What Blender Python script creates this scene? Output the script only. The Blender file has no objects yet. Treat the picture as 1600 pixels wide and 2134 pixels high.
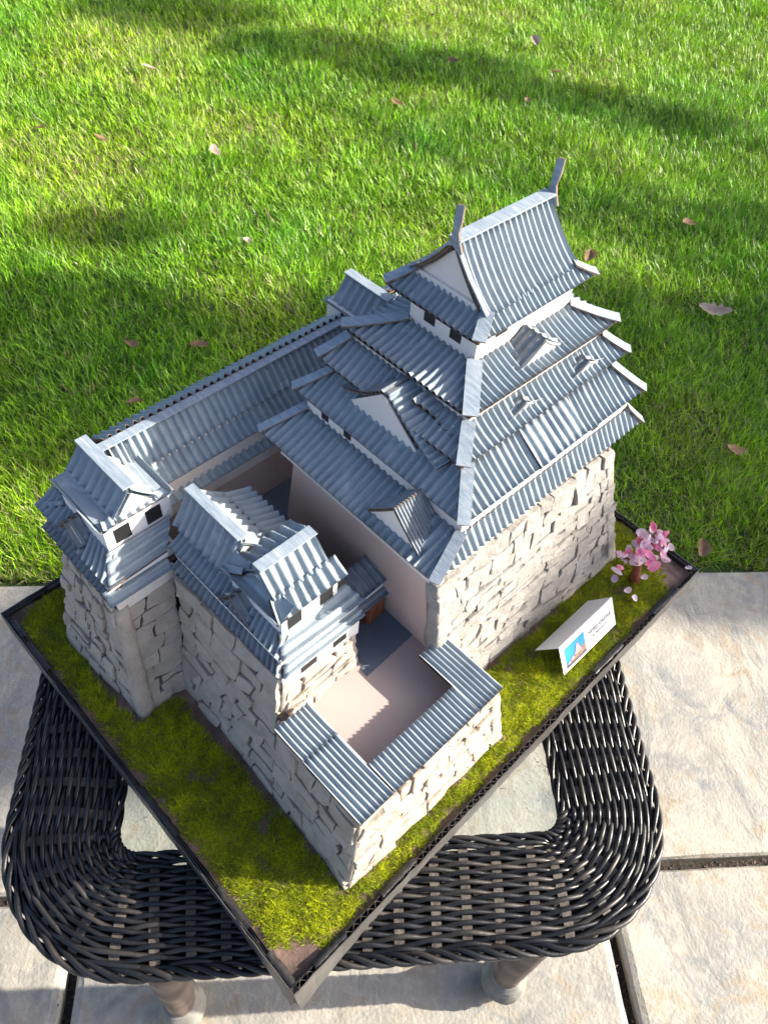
import bpy, math, random
import numpy as np
from mathutils import Matrix, Vector
PI = math.pi
random.seed(7); rng = np.random.default_rng(7)
scene = bpy.context.scene
COL = scene.collection

# ------------------------------------------------------------ camera, sky, sun, exposure
CM = 0.01
CAMH = 1.40                                   # metres above the patio
GZ = -55.0                                    # patio level in the castle's own centimetres
pitch, roll = math.radians(50.4), math.radians(5.6)
cp, sp = math.cos(pitch), math.sin(pitch)
Fw = Vector((0, cp, -sp)); R0 = Vector((1, 0, 0)); U0 = R0.cross(Fw)
Rt = R0 * math.cos(roll) + U0 * math.sin(roll)
Up = -R0 * math.sin(roll) + U0 * math.cos(roll)
cam = bpy.data.cameras.new('camera'); camo = bpy.data.objects.new('camera', cam); COL.objects.link(camo)
camo.matrix_world = Matrix(((Rt.x, Up.x, -Fw.x, 0), (Rt.y, Up.y, -Fw.y, 0), (Rt.z, Up.z, -Fw.z, CAMH), (0, 0, 0, 1)))
cam.sensor_fit = 'VERTICAL'; cam.sensor_height = 24.0; cam.lens = 24.0 * 1609.0 / 2134.0
cam.clip_start = 0.02; cam.clip_end = 400
cam.dof.use_dof = True; cam.dof.focus_distance = 0.98; cam.dof.aperture_fstop = 10.0
scene.camera = camo

SUN_AZ, SUN_EL = math.radians(8.0), math.radians(26.5)      # azimuth counted from +X towards +Y
sdir = Vector((math.cos(SUN_AZ) * math.cos(SUN_EL), math.sin(SUN_AZ) * math.cos(SUN_EL), math.sin(SUN_EL)))
w = bpy.data.worlds.new('World'); scene.world = w; w.use_nodes = True
nt = w.node_tree; nt.nodes.clear()
sky = nt.nodes.new('ShaderNodeTexSky'); sky.sky_type = 'NISHITA'; sky.sun_disc = False
sky.air_density = 0.55; sky.dust_density = 2.6; sky.ozone_density = 0.4; sky.sun_elevation = SUN_EL; sky.sun_rotation = PI / 2 - SUN_AZ
bg = nt.nodes.new('ShaderNodeBackground'); bg.inputs['Strength'].default_value = 0.12
wo = nt.nodes.new('ShaderNodeOutputWorld')
nt.links.new(sky.outputs[0], bg.inputs['Color']); nt.links.new(bg.outputs[0], wo.inputs['Surface'])
sl = bpy.data.lights.new('sun', 'SUN'); sl.energy = 4.5; sl.angle = math.radians(0.6); sl.color = (1.0, 0.92, 0.79)
so = bpy.data.objects.new('sun', sl); COL.objects.link(so)
so.rotation_euler = sdir.to_track_quat('Z', 'Y').to_euler(); so.location = (3, 0, 4)
scene.view_settings.view_transform = 'Standard'; scene.view_settings.look = 'None'
scene.view_settings.exposure = 1.5; scene.view_settings.gamma = 1.0
scene.render.engine = 'CYCLES'
scene.cycles.max_bounces = 8; scene.cycles.transparent_max_bounces = 16

# ------------------------------------------------------------ frames (castle frame K, patio/table frame T), all in cm
class Frame:
    def __init__(s, ox, oy, ang):
        s.o = np.array([ox, oy]); s.a = ang
    def world(s, p):
        c, n = math.cos(s.a), math.sin(s.a)
        return Vector(((s.o[0] + p[0] * c - p[1] * n) * CM, (s.o[1] + p[0] * n + p[1] * c) * CM, (p[2] - GZ) * CM))
K = Frame(-46.2589, 47.9991, math.radians(-41.4))
T = Frame(0, 0, math.radians(8.1))

# ------------------------------------------------------------ materials
def mat(name, c1, c2=None, scale=20.0, rough=0.6, bump=0.0, bscale=60.0, stretch=None, detail=4.0, spec=0.5, c3=None, s3=6.0, t3=0.6,
        trans=0.0, lo=0.35, hi=0.65, attr=None, coat=0.0):
    m = bpy.data.materials.new(name); m.use_nodes = True
    n = m.node_tree.nodes; L = m.node_tree.links; p = n['Principled BSDF']
    p.inputs['Roughness'].default_value = rough
    p.inputs['Specular IOR Level'].default_value = spec
    tc = n.new('ShaderNodeTexCoord'); mp = n.new('ShaderNodeMapping'); L.new(tc.outputs['Object'], mp.inputs['Vector'])
    if stretch: mp.inputs['Scale'].default_value = stretch
    def ramp(src, a, b, ca, cb):
        r = n.new('ShaderNodeValToRGB'); r.color_ramp.elements[0].position = a; r.color_ramp.elements[1].position = b
        r.color_ramp.elements[0].color = (*ca, 1); r.color_ramp.elements[1].color = (*cb, 1)
        L.new(src, r.inputs['Fac']); return r.outputs['Color']
    col = None
    if c2:
        nz = n.new('ShaderNodeTexNoise'); nz.inputs['Scale'].default_value = scale; nz.inputs['Detail'].default_value = detail
        L.new(mp.outputs[0], nz.inputs['Vector'])
        col = ramp(nz.outputs['Fac'], lo, hi, c1, c2)
    if c3:
        nz = n.new('ShaderNodeTexNoise'); nz.inputs['Scale'].default_value = s3; nz.inputs['Detail'].default_value = 5
        nz.inputs['Distortion'].default_value = 0.6
        L.new(mp.outputs[0], nz.inputs['Vector'])
        f = ramp(nz.outputs['Fac'], t3, t3 + 0.12, (0, 0, 0), (1, 1, 1))
        mx = n.new('ShaderNodeMix'); mx.data_type = 'RGBA'; L.new(f, mx.inputs['Factor'])
        if col: L.new(col, mx.inputs['A'])
        else: mx.inputs['A'].default_value = (*c1, 1)
        mx.inputs['B'].default_value = (*c3, 1); col = mx.outputs['Result']
    if attr:
        at = n.new('ShaderNodeAttribute'); at.attribute_name = attr
        if col:
            mx = n.new('ShaderNodeMix'); mx.data_type = 'RGBA'; mx.blend_type = 'MULTIPLY'; mx.inputs['Factor'].default_value = 1
            L.new(col, mx.inputs['A']); L.new(at.outputs['Color'], mx.inputs['B']); col = mx.outputs['Result']
        else: col = at.outputs['Color']
    if col: L.new(col, p.inputs['Base Color'])
    else: p.inputs['Base Color'].default_value = (*c1, 1)
    if bump and name.startswith('paper_stone'):
        nc_ = n.new('ShaderNodeTexNoise'); nc_.inputs['Scale'].default_value = 110; nc_.inputs['Detail'].default_value = 8; nc_.inputs['Roughness'].default_value = .7
        L.new(mp.outputs[0], nc_.inputs['Vector']); bb = n.new('ShaderNodeBump'); bb.inputs['Strength'].default_value = 1; bb.inputs['Distance'].default_value = 0.0045
        L.new(nc_.outputs['Fac'], bb.inputs['Height']); L.new(bb.outputs[0], p.inputs['Normal'])
    elif bump:
        nb = n.new('ShaderNodeTexNoise'); nb.inputs['Scale'].default_value = bscale; nb.inputs['Detail'].default_value = 6
        L.new(mp.outputs[0], nb.inputs['Vector'])
        b = n.new('ShaderNodeBump'); b.inputs['Strength'].default_value = min(1, bump); b.inputs['Distance'].default_value = 0.0015
        L.new(nb.outputs['Fac'], b.inputs['Height']); L.new(b.outputs[0], p.inputs['Normal'])
    if coat: p.inputs['Coat Weight'].default_value = coat; p.inputs['Coat Roughness'].default_value = 0.2
    if trans:
        tr = n.new('ShaderNodeBsdfTranslucent'); ms = n.new('ShaderNodeMixShader'); ms.inputs[0].default_value = trans
        if col: L.new(col, tr.inputs['Color'])
        else: tr.inputs['Color'].default_value = (*c1, 1)
        o = n['Material Output']; L.new(p.outputs[0], ms.inputs[1]); L.new(tr.outputs[0], ms.inputs[2]); L.new(ms.outputs[0], o.inputs['Surface'])
    return m
M = {}
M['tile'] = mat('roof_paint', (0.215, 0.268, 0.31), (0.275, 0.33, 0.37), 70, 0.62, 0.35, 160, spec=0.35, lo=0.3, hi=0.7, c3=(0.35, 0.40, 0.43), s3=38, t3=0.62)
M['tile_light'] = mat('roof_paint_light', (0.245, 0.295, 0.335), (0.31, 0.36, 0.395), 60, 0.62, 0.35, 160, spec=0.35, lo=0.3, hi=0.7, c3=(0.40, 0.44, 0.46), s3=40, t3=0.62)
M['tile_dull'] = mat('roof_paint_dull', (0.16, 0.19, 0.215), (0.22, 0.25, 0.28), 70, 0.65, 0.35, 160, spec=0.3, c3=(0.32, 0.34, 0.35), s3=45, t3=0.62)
M['cap'] = mat('ridge_paint', (0.21, 0.265, 0.32), (0.31, 0.36, 0.41), 40, 0.65, 0.3, 120, spec=0.35, stretch=(1, 6, 6), c3=(0.42, 0.45, 0.47), s3=24, t3=0.62)
M['kraft'] = mat('kraft_edge', (0.15, 0.105, 0.075), (0.24, 0.17, 0.125), 120, 0.85, 0.3, 200)
M['white'] = mat('cream_card', (0.72, 0.66, 0.61), (0.78, 0.73, 0.68), 14, 0.6, 0.12, 150)
M['whitew'] = mat('white_card', (0.80, 0.79, 0.79), (0.85, 0.84, 0.84), 14, 0.55, 0.1, 150)
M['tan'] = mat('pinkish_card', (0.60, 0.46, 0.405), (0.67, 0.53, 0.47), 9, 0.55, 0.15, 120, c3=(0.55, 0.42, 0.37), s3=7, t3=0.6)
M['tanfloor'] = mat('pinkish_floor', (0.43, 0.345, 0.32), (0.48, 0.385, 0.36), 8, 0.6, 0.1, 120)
M['black'] = mat('black_card', (0.012, 0.012, 0.013), None, rough=0.6)
M['stone'] = mat('paper_stone', (0.42, 0.36, 0.295), (0.52, 0.45, 0.375), 55, 0.9, 1.0, 330, c3=(0.35, 0.295, 0.245), s3=28, t3=0.6)
M['stone2'] = mat('paper_stone_grey', (0.30, 0.285, 0.262), (0.39, 0.37, 0.345), 55, 0.9, 1.0, 330, c3=(0.31, 0.29, 0.265), s3=26, t3=0.6)
M['gap'] = mat('stone_backing', (0.06, 0.045, 0.036), (0.12, 0.092, 0.075), 60, 0.95, 0.8, 200)  # backing darkened so its colour carries the shade of the cracks between stones
M['path'] = mat('path_paint', (0.10, 0.125, 0.165), (0.14, 0.17, 0.21), 18, 0.5, 0.2, 120, c3=(0.19, 0.215, 0.25), s3=12, t3=0.62)
M['wood'] = mat('stained_wood', (0.20, 0.065, 0.025), (0.32, 0.12, 0.045), 30, 0.4, 0.2, 80, stretch=(3, 3, 14))
M['blackboard'] = mat('black_painted_card', (0.012, 0.011, 0.011), (0.03, 0.028, 0.026), 40, 0.38, 0.5, 120, c3=(0.07, 0.065, 0.06), s3=30, t3=0.66)
M['traywall'] = mat('tray_side', (0.055, 0.052, 0.05), (0.10, 0.095, 0.09), 20, 0.5, 0.3, 90)
M['flute'] = mat('flute_paper', (0.11, 0.095, 0.08), (0.18, 0.155, 0.13), 60, 0.8)
M['soil'] = mat('soil_paint', (0.075, 0.048, 0.038), (0.17, 0.105, 0.085), 30, 0.8, 1.0, 120, c3=(0.24, 0.155, 0.125), s3=16, t3=0.58)
M['moss'] = mat('moss_fibre', (1, 1, 1), None, rough=0.65, attr='col', trans=0.3, spec=0.25)
M['grass'] = mat('grass_blade', (1, 1, 1), None, rough=0.42, attr='col', trans=0.24, spec=0.5)
M['lawnsoil'] = mat('lawn_thatch', (0.022, 0.048, 0.007), (0.045, 0.085, 0.014), 30, 0.9, 1.0, 60, c3=(0.06, 0.05, 0.022), s3=12, t3=0.6)
M['leaf'] = mat('dry_leaf', (0.16, 0.08, 0.04), (0.27, 0.16, 0.09), 60, 0.7, 0.4, 120, trans=0.25)
M['leafpale'] = mat('pale_leaf', (0.30, 0.225, 0.165), (0.42, 0.34, 0.27), 60, 0.7, 0.4, 120, trans=0.2)
M['strand'] = mat('wicker_strand', (0.008, 0.0085, 0.010), (0.018, 0.019, 0.022), 30, 0.30, 0.3, 150, c3=(0.035, 0.033, 0.030), s3=9, t3=0.68, spec=0.38)
M['strand2'] = mat('wicker_strand_worn', (0.016, 0.015, 0.014), (0.04, 0.036, 0.033), 35, 0.42, 0.3, 150, spec=0.5)
M['stake'] = mat('wicker_stake', (0.06, 0.052, 0.045), (0.125, 0.108, 0.094), 90, 0.55, 0.6, 200)
M['legw'] = mat('wicker_leg_wrap', (0.09, 0.068, 0.058), (0.15, 0.115, 0.098), 25, 0.5, 0.4, 120)
M['foot'] = mat('wicker_foot', (0.14, 0.14, 0.125), (0.22, 0.215, 0.195), 40, 0.6, 0.5, 100)
M['under'] = mat('table_frame', (0.01, 0.01, 0.011), None, rough=0.7)
M['bark'] = mat('glued_bark', (0.13, 0.035, 0.015), (0.24, 0.075, 0.03), 160, 0.6, 1.0, 300)
M['pinkA'] = mat('petal_pink', (0.80, 0.22, 0.42), (0.86, 0.36, 0.55), 90, 0.6, 0.2, 100, trans=0.3)
M['pinkB'] = mat('petal_pale', (0.85, 0.62, 0.74), (0.88, 0.76, 0.84), 90, 0.6, 0.2, 100, trans=0.3)
M['pinkC'] = mat('petal_rose', (0.72, 0.12, 0.25), (0.82, 0.25, 0.36), 90, 0.6, 0.2, 100, trans=0.3)
M['lilac'] = mat('petal_lilac', (0.62, 0.40, 0.72), (0.74, 0.60, 0.82), 90, 0.6, 0.2, 100, trans=0.3)
M['card'] = mat('card_paper', (0.80, 0.82, 0.86), None, rough=0.5)
M['ink'] = mat('card_ink', (0.03, 0.03, 0.05), None, rough=0.6)
M['picsky'] = mat('print_sky', (0.02, 0.22, 0.70), (0.03, 0.30, 0.80), 30, 0.4)
M['pichill'] = mat('print_hill', (0.22, 0.13, 0.09), (0.40, 0.28, 0.22), 260, 0.4)
M['picdark'] = mat('print_dark', (0.05, 0.045, 0.07), (0.10, 0.09, 0.11), 200, 0.4)
M['pictower'] = mat('print_tower', (0.62, 0.54, 0.60), None, rough=0.4)
M['stonegrey'] = M['stone2']  # second key for the grey paper stone
M['treebark'] = mat('tree_bark', (0.10, 0.075, 0.055), (0.18, 0.14, 0.11), 12, 0.9, 1.0, 30)
M['treeleaf'] = mat('tree_leaf', (0.05, 0.09, 0.02), (0.10, 0.14, 0.03), 5, 0.5, trans=0.3)

def concrete():
    m = bpy.data.materials.new('stamped_concrete'); m.use_nodes = True
    n = m.node_tree.nodes; L = m.node_tree.links; p = n['Principled BSDF']
    g = n.new('ShaderNodeNewGeometry')
    def noise(s, d=5, dist=0.0, rgh=0.55):
        x = n.new('ShaderNodeTexNoise'); x.inputs['Scale'].default_value = s; x.inputs['Detail'].default_value = d
        x.inputs['Distortion'].default_value = dist; x.inputs['Roughness'].default_value = rgh; L.new(g.outputs['Position'], x.inputs['Vector']); return x.outputs['Fac']
    def ramp(src, a, b, ca, cb):
        r = n.new('ShaderNodeValToRGB'); r.color_ramp.elements[0].position = a; r.color_ramp.elements[1].position = b
        r.color_ramp.elements[0].color = (*ca, 1); r.color_ramp.elements[1].color = (*cb, 1); L.new(src, r.inputs['Fac']); return r.outputs['Color']
    def mix(f, a, b, t='MIX'):
        x = n.new('ShaderNodeMix'); x.data_type = 'RGBA'; x.blend_type = t
        if isinstance(f, float): x.inputs['Factor'].default_value = f
        else: L.new(f, x.inputs['Factor'])
        for k, v in (('A', a), ('B', b)):
            if isinstance(v, tuple): x.inputs[k].default_value = (*v, 1)
            else: L.new(v, x.inputs[k])
        return x.outputs['Result']
    c = ramp(noise(5, 6, 0.8), 0.36, 0.62, (0.26, 0.255, 0.232), (0.39, 0.355, 0.29))
    c = mix(ramp(noise(9, 6, 1.2), 0.52, 0.7, (0, 0, 0), (0.8, 0.8, 0.8)), c, (0.17, 0.18, 0.185))
    c = mix(ramp(noise(13, 7, 1.5), 0.54, 0.68, (0, 0, 0), (0.8, 0.8, 0.8)), c, (0.31, 0.245, 0.165))
    c = mix(ramp(noise(60, 8), 0.5, 0.75, (0, 0, 0), (0.5, 0.5, 0.5)), c, (0.50, 0.46, 0.375))
    c = mix(ramp(noise(240, 3), 0.66, 0.74, (0, 0, 0), (0.6, 0.6, 0.6)), c, (0.15, 0.12, 0.09))
    L.new(c, p.inputs['Base Color']); p.inputs['Roughness'].default_value = 0.62; p.inputs['Specular IOR Level'].default_value = 0.4
    # slate-like ridges and pits
    mp = n.new('ShaderNodeMapping'); mp.inputs['Scale'].default_value = (1, 0.75, 1); mp.inputs['Rotation'].default_value = (0, 0, 0.6); L.new(g.outputs['Position'], mp.inputs['Vector'])
    x = n.new('ShaderNodeTexNoise'); x.inputs['Scale'].default_value = 7; x.inputs['Detail'].default_value = 9; x.inputs['Distortion'].default_value = .7; L.new(mp.outputs[0], x.inputs['Vector'])
    b1 = n.new('ShaderNodeBump'); b1.inputs['Strength'].default_value = 0.85; b1.inputs['Distance'].default_value = 0.012; L.new(x.outputs['Fac'], b1.inputs['Height'])
    b2 = n.new('ShaderNodeBump'); b2.inputs['Strength'].default_value = 0.7; b2.inputs['Distance'].default_value = 0.0018; L.new(noise(170, 6), b2.inputs['Height']); L.new(b1.outputs[0], b2.inputs['Normal'])
    L.new(b2.outputs[0], p.inputs['Normal'])
    return m
M['concrete'] = concrete()
M['jointsoil'] = mat('joint_dirt', (0.012, 0.010, 0.008), (0.045, 0.034, 0.022), 60, 0.9, 1.0, 120)

def glassmat():
    m = bpy.data.materials.new('rippled_glass'); m.use_nodes = True
    n = m.node_tree.nodes; L = m.node_tree.links; n.remove(n['Principled BSDF'])
    t = n.new('ShaderNodeBsdfTransparent'); t.inputs[0].default_value = (0.90, 0.94, 0.93, 1)
    g = n.new('ShaderNodeBsdfGlossy'); g.inputs['Roughness'].default_value = 0.07
    d = n.new('ShaderNodeBsdfDiffuse'); d.inputs[0].default_value = (0.7, 0.72, 0.7, 1)
    fr = n.new('ShaderNodeFresnel'); fr.inputs[0].default_value = 1.5
    nz = n.new('ShaderNodeTexNoise'); nz.inputs['Scale'].default_value = 55; nz.inputs['Detail'].default_value = 3; nz.inputs['Distortion'].default_value = 1.0
    ge = n.new('ShaderNodeNewGeometry'); L.new(ge.outputs['Position'], nz.inputs['Vector'])
    b = n.new('ShaderNodeBump'); b.inputs['Strength'].default_value = 0.8; b.inputs['Distance'].default_value = 0.004; L.new(nz.outputs['Fac'], b.inputs['Height'])
    for q in (g, fr): L.new(b.outputs[0], q.inputs['Normal'])
    a = n.new('ShaderNodeMixShader'); a.inputs[0].default_value = 0.07; L.new(t.outputs[0], a.inputs[1]); L.new(d.outputs[0], a.inputs[2])
    c = n.new('ShaderNodeMixShader'); L.new(fr.outputs[0], c.inputs[0]); L.new(a.outputs[0], c.inputs[1]); L.new(g.outputs[0], c.inputs[2])
    L.new(c.outputs[0], n['Material Output'].inputs['Surface'])
    return m
M['glass'] = glassmat()

# ------------------------------------------------------------ object helpers
def thing(name, label, cat, frame, org, group=None, rot=0.0):
    o = bpy.data.objects.new(name, None); COL.objects.link(o)
    o.empty_display_size = 0.02
    o.location = frame.world(org); o.rotation_euler = (0, 0, frame.a + rot)
    o['label'] = label; o['category'] = cat
    if group: o['group'] = group
    o['ox'], o['oy'], o['oz'] = org
    return o
def root_of(o):
    while 'ox' not in o: o = o.parent
    return o
def mesh_data(name, V, Fc, mats, mi=None, smooth=False):
    me = bpy.data.meshes.new(name)
    me.from_pydata([tuple(v) for v in V], [], Fc)
    for m in (mats if isinstance(mats, (list, tuple)) else [mats]): me.materials.append(M[m])
    if mi is not None: me.polygons.foreach_set('material_index', mi)
    if smooth: me.polygons.foreach_set('use_smooth', [True] * len(me.polygons))
    me.update(); return me
def part(parent, name, V, Fc, mats, mi=None, smooth=False, label=None, kind=None):
    r = root_of(parent); o0 = np.array([r['ox'], r['oy'], r['oz']])
    V = (np.asarray(V, float) - o0) * CM
    me = mesh_data(name, V, Fc, mats, mi, smooth)
    o = bpy.data.objects.new(name, me); COL.objects.link(o); o.parent = parent
    if label: o['label'] = label
    if kind: o['kind'] = kind
    return o
class MB:
    def __init__(s): s.V = []; s.F = []; s.mi = []
    def add(s, V, Fc, m=0):
        b = len(s.V); s.V += [tuple(map(float, v)) for v in V]
        s.F += [tuple(i + b for i in f) for f in Fc]
        s.mi += (list(m) if isinstance(m, (list, tuple)) else [m] * len(Fc)); return s
    def box(s, a, b, m=0):
        (x0, y0, z0), (x1, y1, z1) = a, b
        return s.add([(x0,y0,z0),(x1,y0,z0),(x1,y1,z0),(x0,y1,z0),(x0,y0,z1),(x1,y0,z1),(x1,y1,z1),(x0,y1,z1)],
                     [(0,3,2,1),(4,5,6,7),(0,1,5,4),(1,2,6,5),(2,3,7,6),(3,0,4,7)], m)
    def hull8(s, q0, q1, m=0):
        """bottom quad q0, top quad q1"""
        return s.add(list(q0) + list(q1), [(0,3,2,1),(4,5,6,7),(0,1,5,4),(1,2,6,5),(2,3,7,6),(3,0,4,7)], m)
    def prism(s, poly, d, m=0, mside=None):
        """poly extruded by vector d"""
        n = len(poly); P = [np.array(p, float) for p in poly]; Q = [p + np.array(d) for p in P]
        s.add(P + Q, [tuple(range(n)), tuple(range(2 * n - 1, n - 1, -1))], m)
        return s.add(P + Q, [(i, (i + 1) % n + 0, (i + 1) % n + n, i + n) for i in range(n)], m if mside is None else mside)
    def build(s, parent, name, mats, smooth=False, **k): return part(parent, name, s.V, s.F, mats, s.mi, smooth, **k)

def nrm(v):
    v = np.asarray(v, float); return v / (np.linalg.norm(v) + 1e-12)
def sheet(parent, fn, W, D, period=0.8, amp=0.16, along='s', name='corrugated_sheet', m='tile', seed=None, spp=8, nt_=6, liner=True, dent=0.022, label=None, th=0.05, under='kraft'):
    """corrugated card: fn(s,t)->point. waves travel along s (ridges along t) or the reverse. W, D are the lengths in cm."""
    r = np.random.default_rng(seed if seed is not None else random.randrange(10**6))
    if along == 's': ns = max(8, int(W / period * spp)); nn = nt_
    else: ns = nt_; nn = max(8, int(D / period * spp))
    S = np.linspace(0, 1, ns + 1); Tt = np.linspace(0, 1, nn + 1)
    P = np.array([[fn(a, b) for b in Tt] for a in S])
    e = 1e-3
    Pu = np.array([[(np.array(fn(min(a + e, 1), b)) - np.array(fn(max(a - e, 0), b))) for b in Tt] for a in S])
    Pv = np.array([[(np.array(fn(a, min(b + e, 1))) - np.array(fn(a, max(b - e, 0)))) for b in Tt] for a in S])
    N = np.cross(Pu, Pv); l = np.linalg.norm(N, axis=2, keepdims=True)
    flat = nrm(N[ns // 2, nn // 2]); N = np.where(l > 1e-9, N / (l + 1e-12), flat)
    if flat[2] < 0: N = -N
    ph = r.uniform(0, 6)
    if along == 's':
        q = S[:, None] * W / period + 0.05 * np.sin(Tt[None, :] * 3 + ph) + 0.06 * np.sin(S[:, None] * W * 1.3 + ph * 2)
    else:
        q = Tt[None, :] * D / period + 0.05 * np.sin(S[:, None] * 4 + ph) + 0.05 * np.sin(Tt[None, :] * D * 1.9 + ph)
    A = amp * 1.35 * (1 + 0.15 * np.sin(S[:, None] * W * 0.9 + ph) * np.cos(Tt[None, :] * 5 + ph))
    wv = np.cos(2 * PI * q)
    wv = np.sign(wv) * np.abs(wv) ** 0.8
    dn = dent * (np.sin(S[:, None] * W * 0.55 + ph) * np.sin(Tt[None, :] * D * 0.8 + ph * 1.7) + 0.05 * r.normal(size=(ns + 1, nn + 1)))
    H = A * wv + dn
    top = P + N * H[..., None]; bot = top - N * th
    b = MB(); nv = (ns + 1) * (nn + 1); id_ = lambda i, j: i * (nn + 1) + j
    V = list(top.reshape(-1, 3)) + list(bot.reshape(-1, 3)); Fc = []; mi = []
    flip = np.dot(np.cross(P[1 if ns > 1 else 0, nn // 2] - P[0, nn // 2], P[0, 1] - P[0, 0]), flat if flat[2] >= 0 else -flat) < 0
    for i in range(ns):
        for j in range(nn):
            f = (id_(i, j), id_(i + 1, j), id_(i + 1, j + 1), id_(i, j + 1))
            if np.allclose(P[i, j], P[i, j + 1]) and np.allclose(P[i + 1, j], P[i + 1, j + 1]): continue
            Fc.append(f[::-1] if flip else f); mi.append(0)
            g = tuple(k + nv for k in f); Fc.append(g if flip else g[::-1]); mi.append(1)
    def edge(a, c): Fc.append((a, c, c + nv, a + nv)); mi.append(1)
    for i in range(ns): edge(id_(i, 0), id_(i + 1, 0)); edge(id_(i, nn), id_(i + 1, nn))
    for j in range(nn): edge(id_(0, j), id_(0, j + 1)); edge(id_(ns, j), id_(ns, j + 1))
    b.add(V, Fc, mi)
    if liner:
        na, nb = min(ns, 14), min(nn, 14)
        ia = np.linspace(0, ns, na + 1).astype(int); ib = np.linspace(0, nn, nb + 1).astype(int)
        Q = (P - N * (amp * 1.5 + 0.1))[np.ix_(ia, ib)]; Q2 = (P - N * (amp * 1.5 + 0.16))[np.ix_(ia, ib)]
        k = (na + 1) * (nb + 1); d = lambda i, j: i * (nb + 1) + j; F2 = []
        for i in range(na):
            for j in range(nb):
                f = (d(i, j), d(i + 1, j), d(i + 1, j + 1), d(i, j + 1)); F2.append(f); F2.append(tuple(x + k for x in f[::-1]))
        for i in range(na):
            for j in (0, nb): F2.append((d(i, j), d(i + 1, j), d(i + 1, j) + k, d(i, j) + k))
        for j in range(nb):
            for i in (0, na): F2.append((d(i, j), d(i, j + 1), d(i, j + 1) + k, d(i, j) + k))
        b.add(list(Q.reshape(-1, 3)) + list(Q2.reshape(-1, 3)), F2, 1)
    return b.build(parent, name, [m, under], smooth=True, label=label)

def quad(A, B, C, D, sag=0.0, lift=0.0):
    """A,B eave ends; D above A, C above B; sag = hollow of the slope"""
    A, B, C, D = [np.array(x, float) for x in (A, B, C, D)]
    def f(s, t):
        p = (1 - t) * ((1 - s) * A + s * B) + t * ((1 - s) * D + s * C)
        z = -sag * 4 * t * (1 - t) + lift * (abs(2 * s - 1) ** 5) * (1 - t)
        return p + np.array([0, 0, z])
    return f
def trap(A, B, up, l, r, sag=0.0, lift=0.0):
    """hip-roof side: parallel flutes square to the eave, cut along the hips"""
    A, B, up = [np.array(x, float) for x in (A, B, up)]; Wd = np.linalg.norm(B - A)
    def f(s, t):
        x = s * Wd; tm = 1.0
        if l > 0: tm = min(tm, x / l)
        if r > 0: tm = min(tm, (Wd - x) / r)
        tt = t * max(tm, 0)
        z = -sag * 4 * tt * (1 - tt) + lift * (abs(2 * s - 1) ** 6) * (1 - tt) ** 2
        return A + (B - A) * s + up * tt + np.array([0, 0, z])
    return f
def strip(parent, pts, wd, th, side=None, name='hip_cap', m='cap', label=None, side_m='kraft'):
    """flat card strip laid along a polyline; side = sideways direction"""
    P = [np.array(p, float) for p in pts]; b = MB(); n = len(P); V = []
    for i, p in enumerate(P):
        t = nrm(P[min(i + 1, n - 1)] - P[max(i - 1, 0)])
        s = nrm(np.cross(t, (0, 0, 1))) if side is None else nrm(side)
        s = nrm(s - t * np.dot(s, t)); u = nrm(np.cross(s, t)); u = u if u[2] > 0 else -u
        V += [p - s * wd / 2, p + s * wd / 2, p + s * wd / 2 + u * th, p - s * wd / 2 + u * th]
    Fc = []; mi = []
    for i in range(n - 1):
        a = 4 * i
        for k in range(4): Fc.append((a + k, a + (k + 1) % 4, a + 4 + (k + 1) % 4, a + 4 + k)); mi.append(0 if k == 2 else 1)
    Fc += [(0, 1, 2, 3), (4 * n - 1, 4 * n - 2, 4 * n - 3, 4 * n - 4)]; mi += [1, 1]
    b.add(V, Fc, mi); return b.build(parent, name, [m, side_m], label=label)

def walls(parent, x0, x1, y0, y1, z0, z1, m='white', name='wall', top=True, mf=None):
    b = MB(); b.box((x0, y0, z0), (x1, y1, z1)); return b.build(parent, name, [m])
def window(parent, face, c, u0, u1, z0, z1, m='black'):
    """recess-dark window card set 1 mm proud of a wall on plane c; face 'x' (+u) or 'y' (-v)"""
    b = MB()
    if face == 'x': b.box((c - 0.05, u0, z0), (c + 0.06, u1, z1))
    else: b.box((u0, c - 0.06, z0), (u1, c + 0.05, z1))
    return b.build(parent, 'window', [m])

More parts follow.
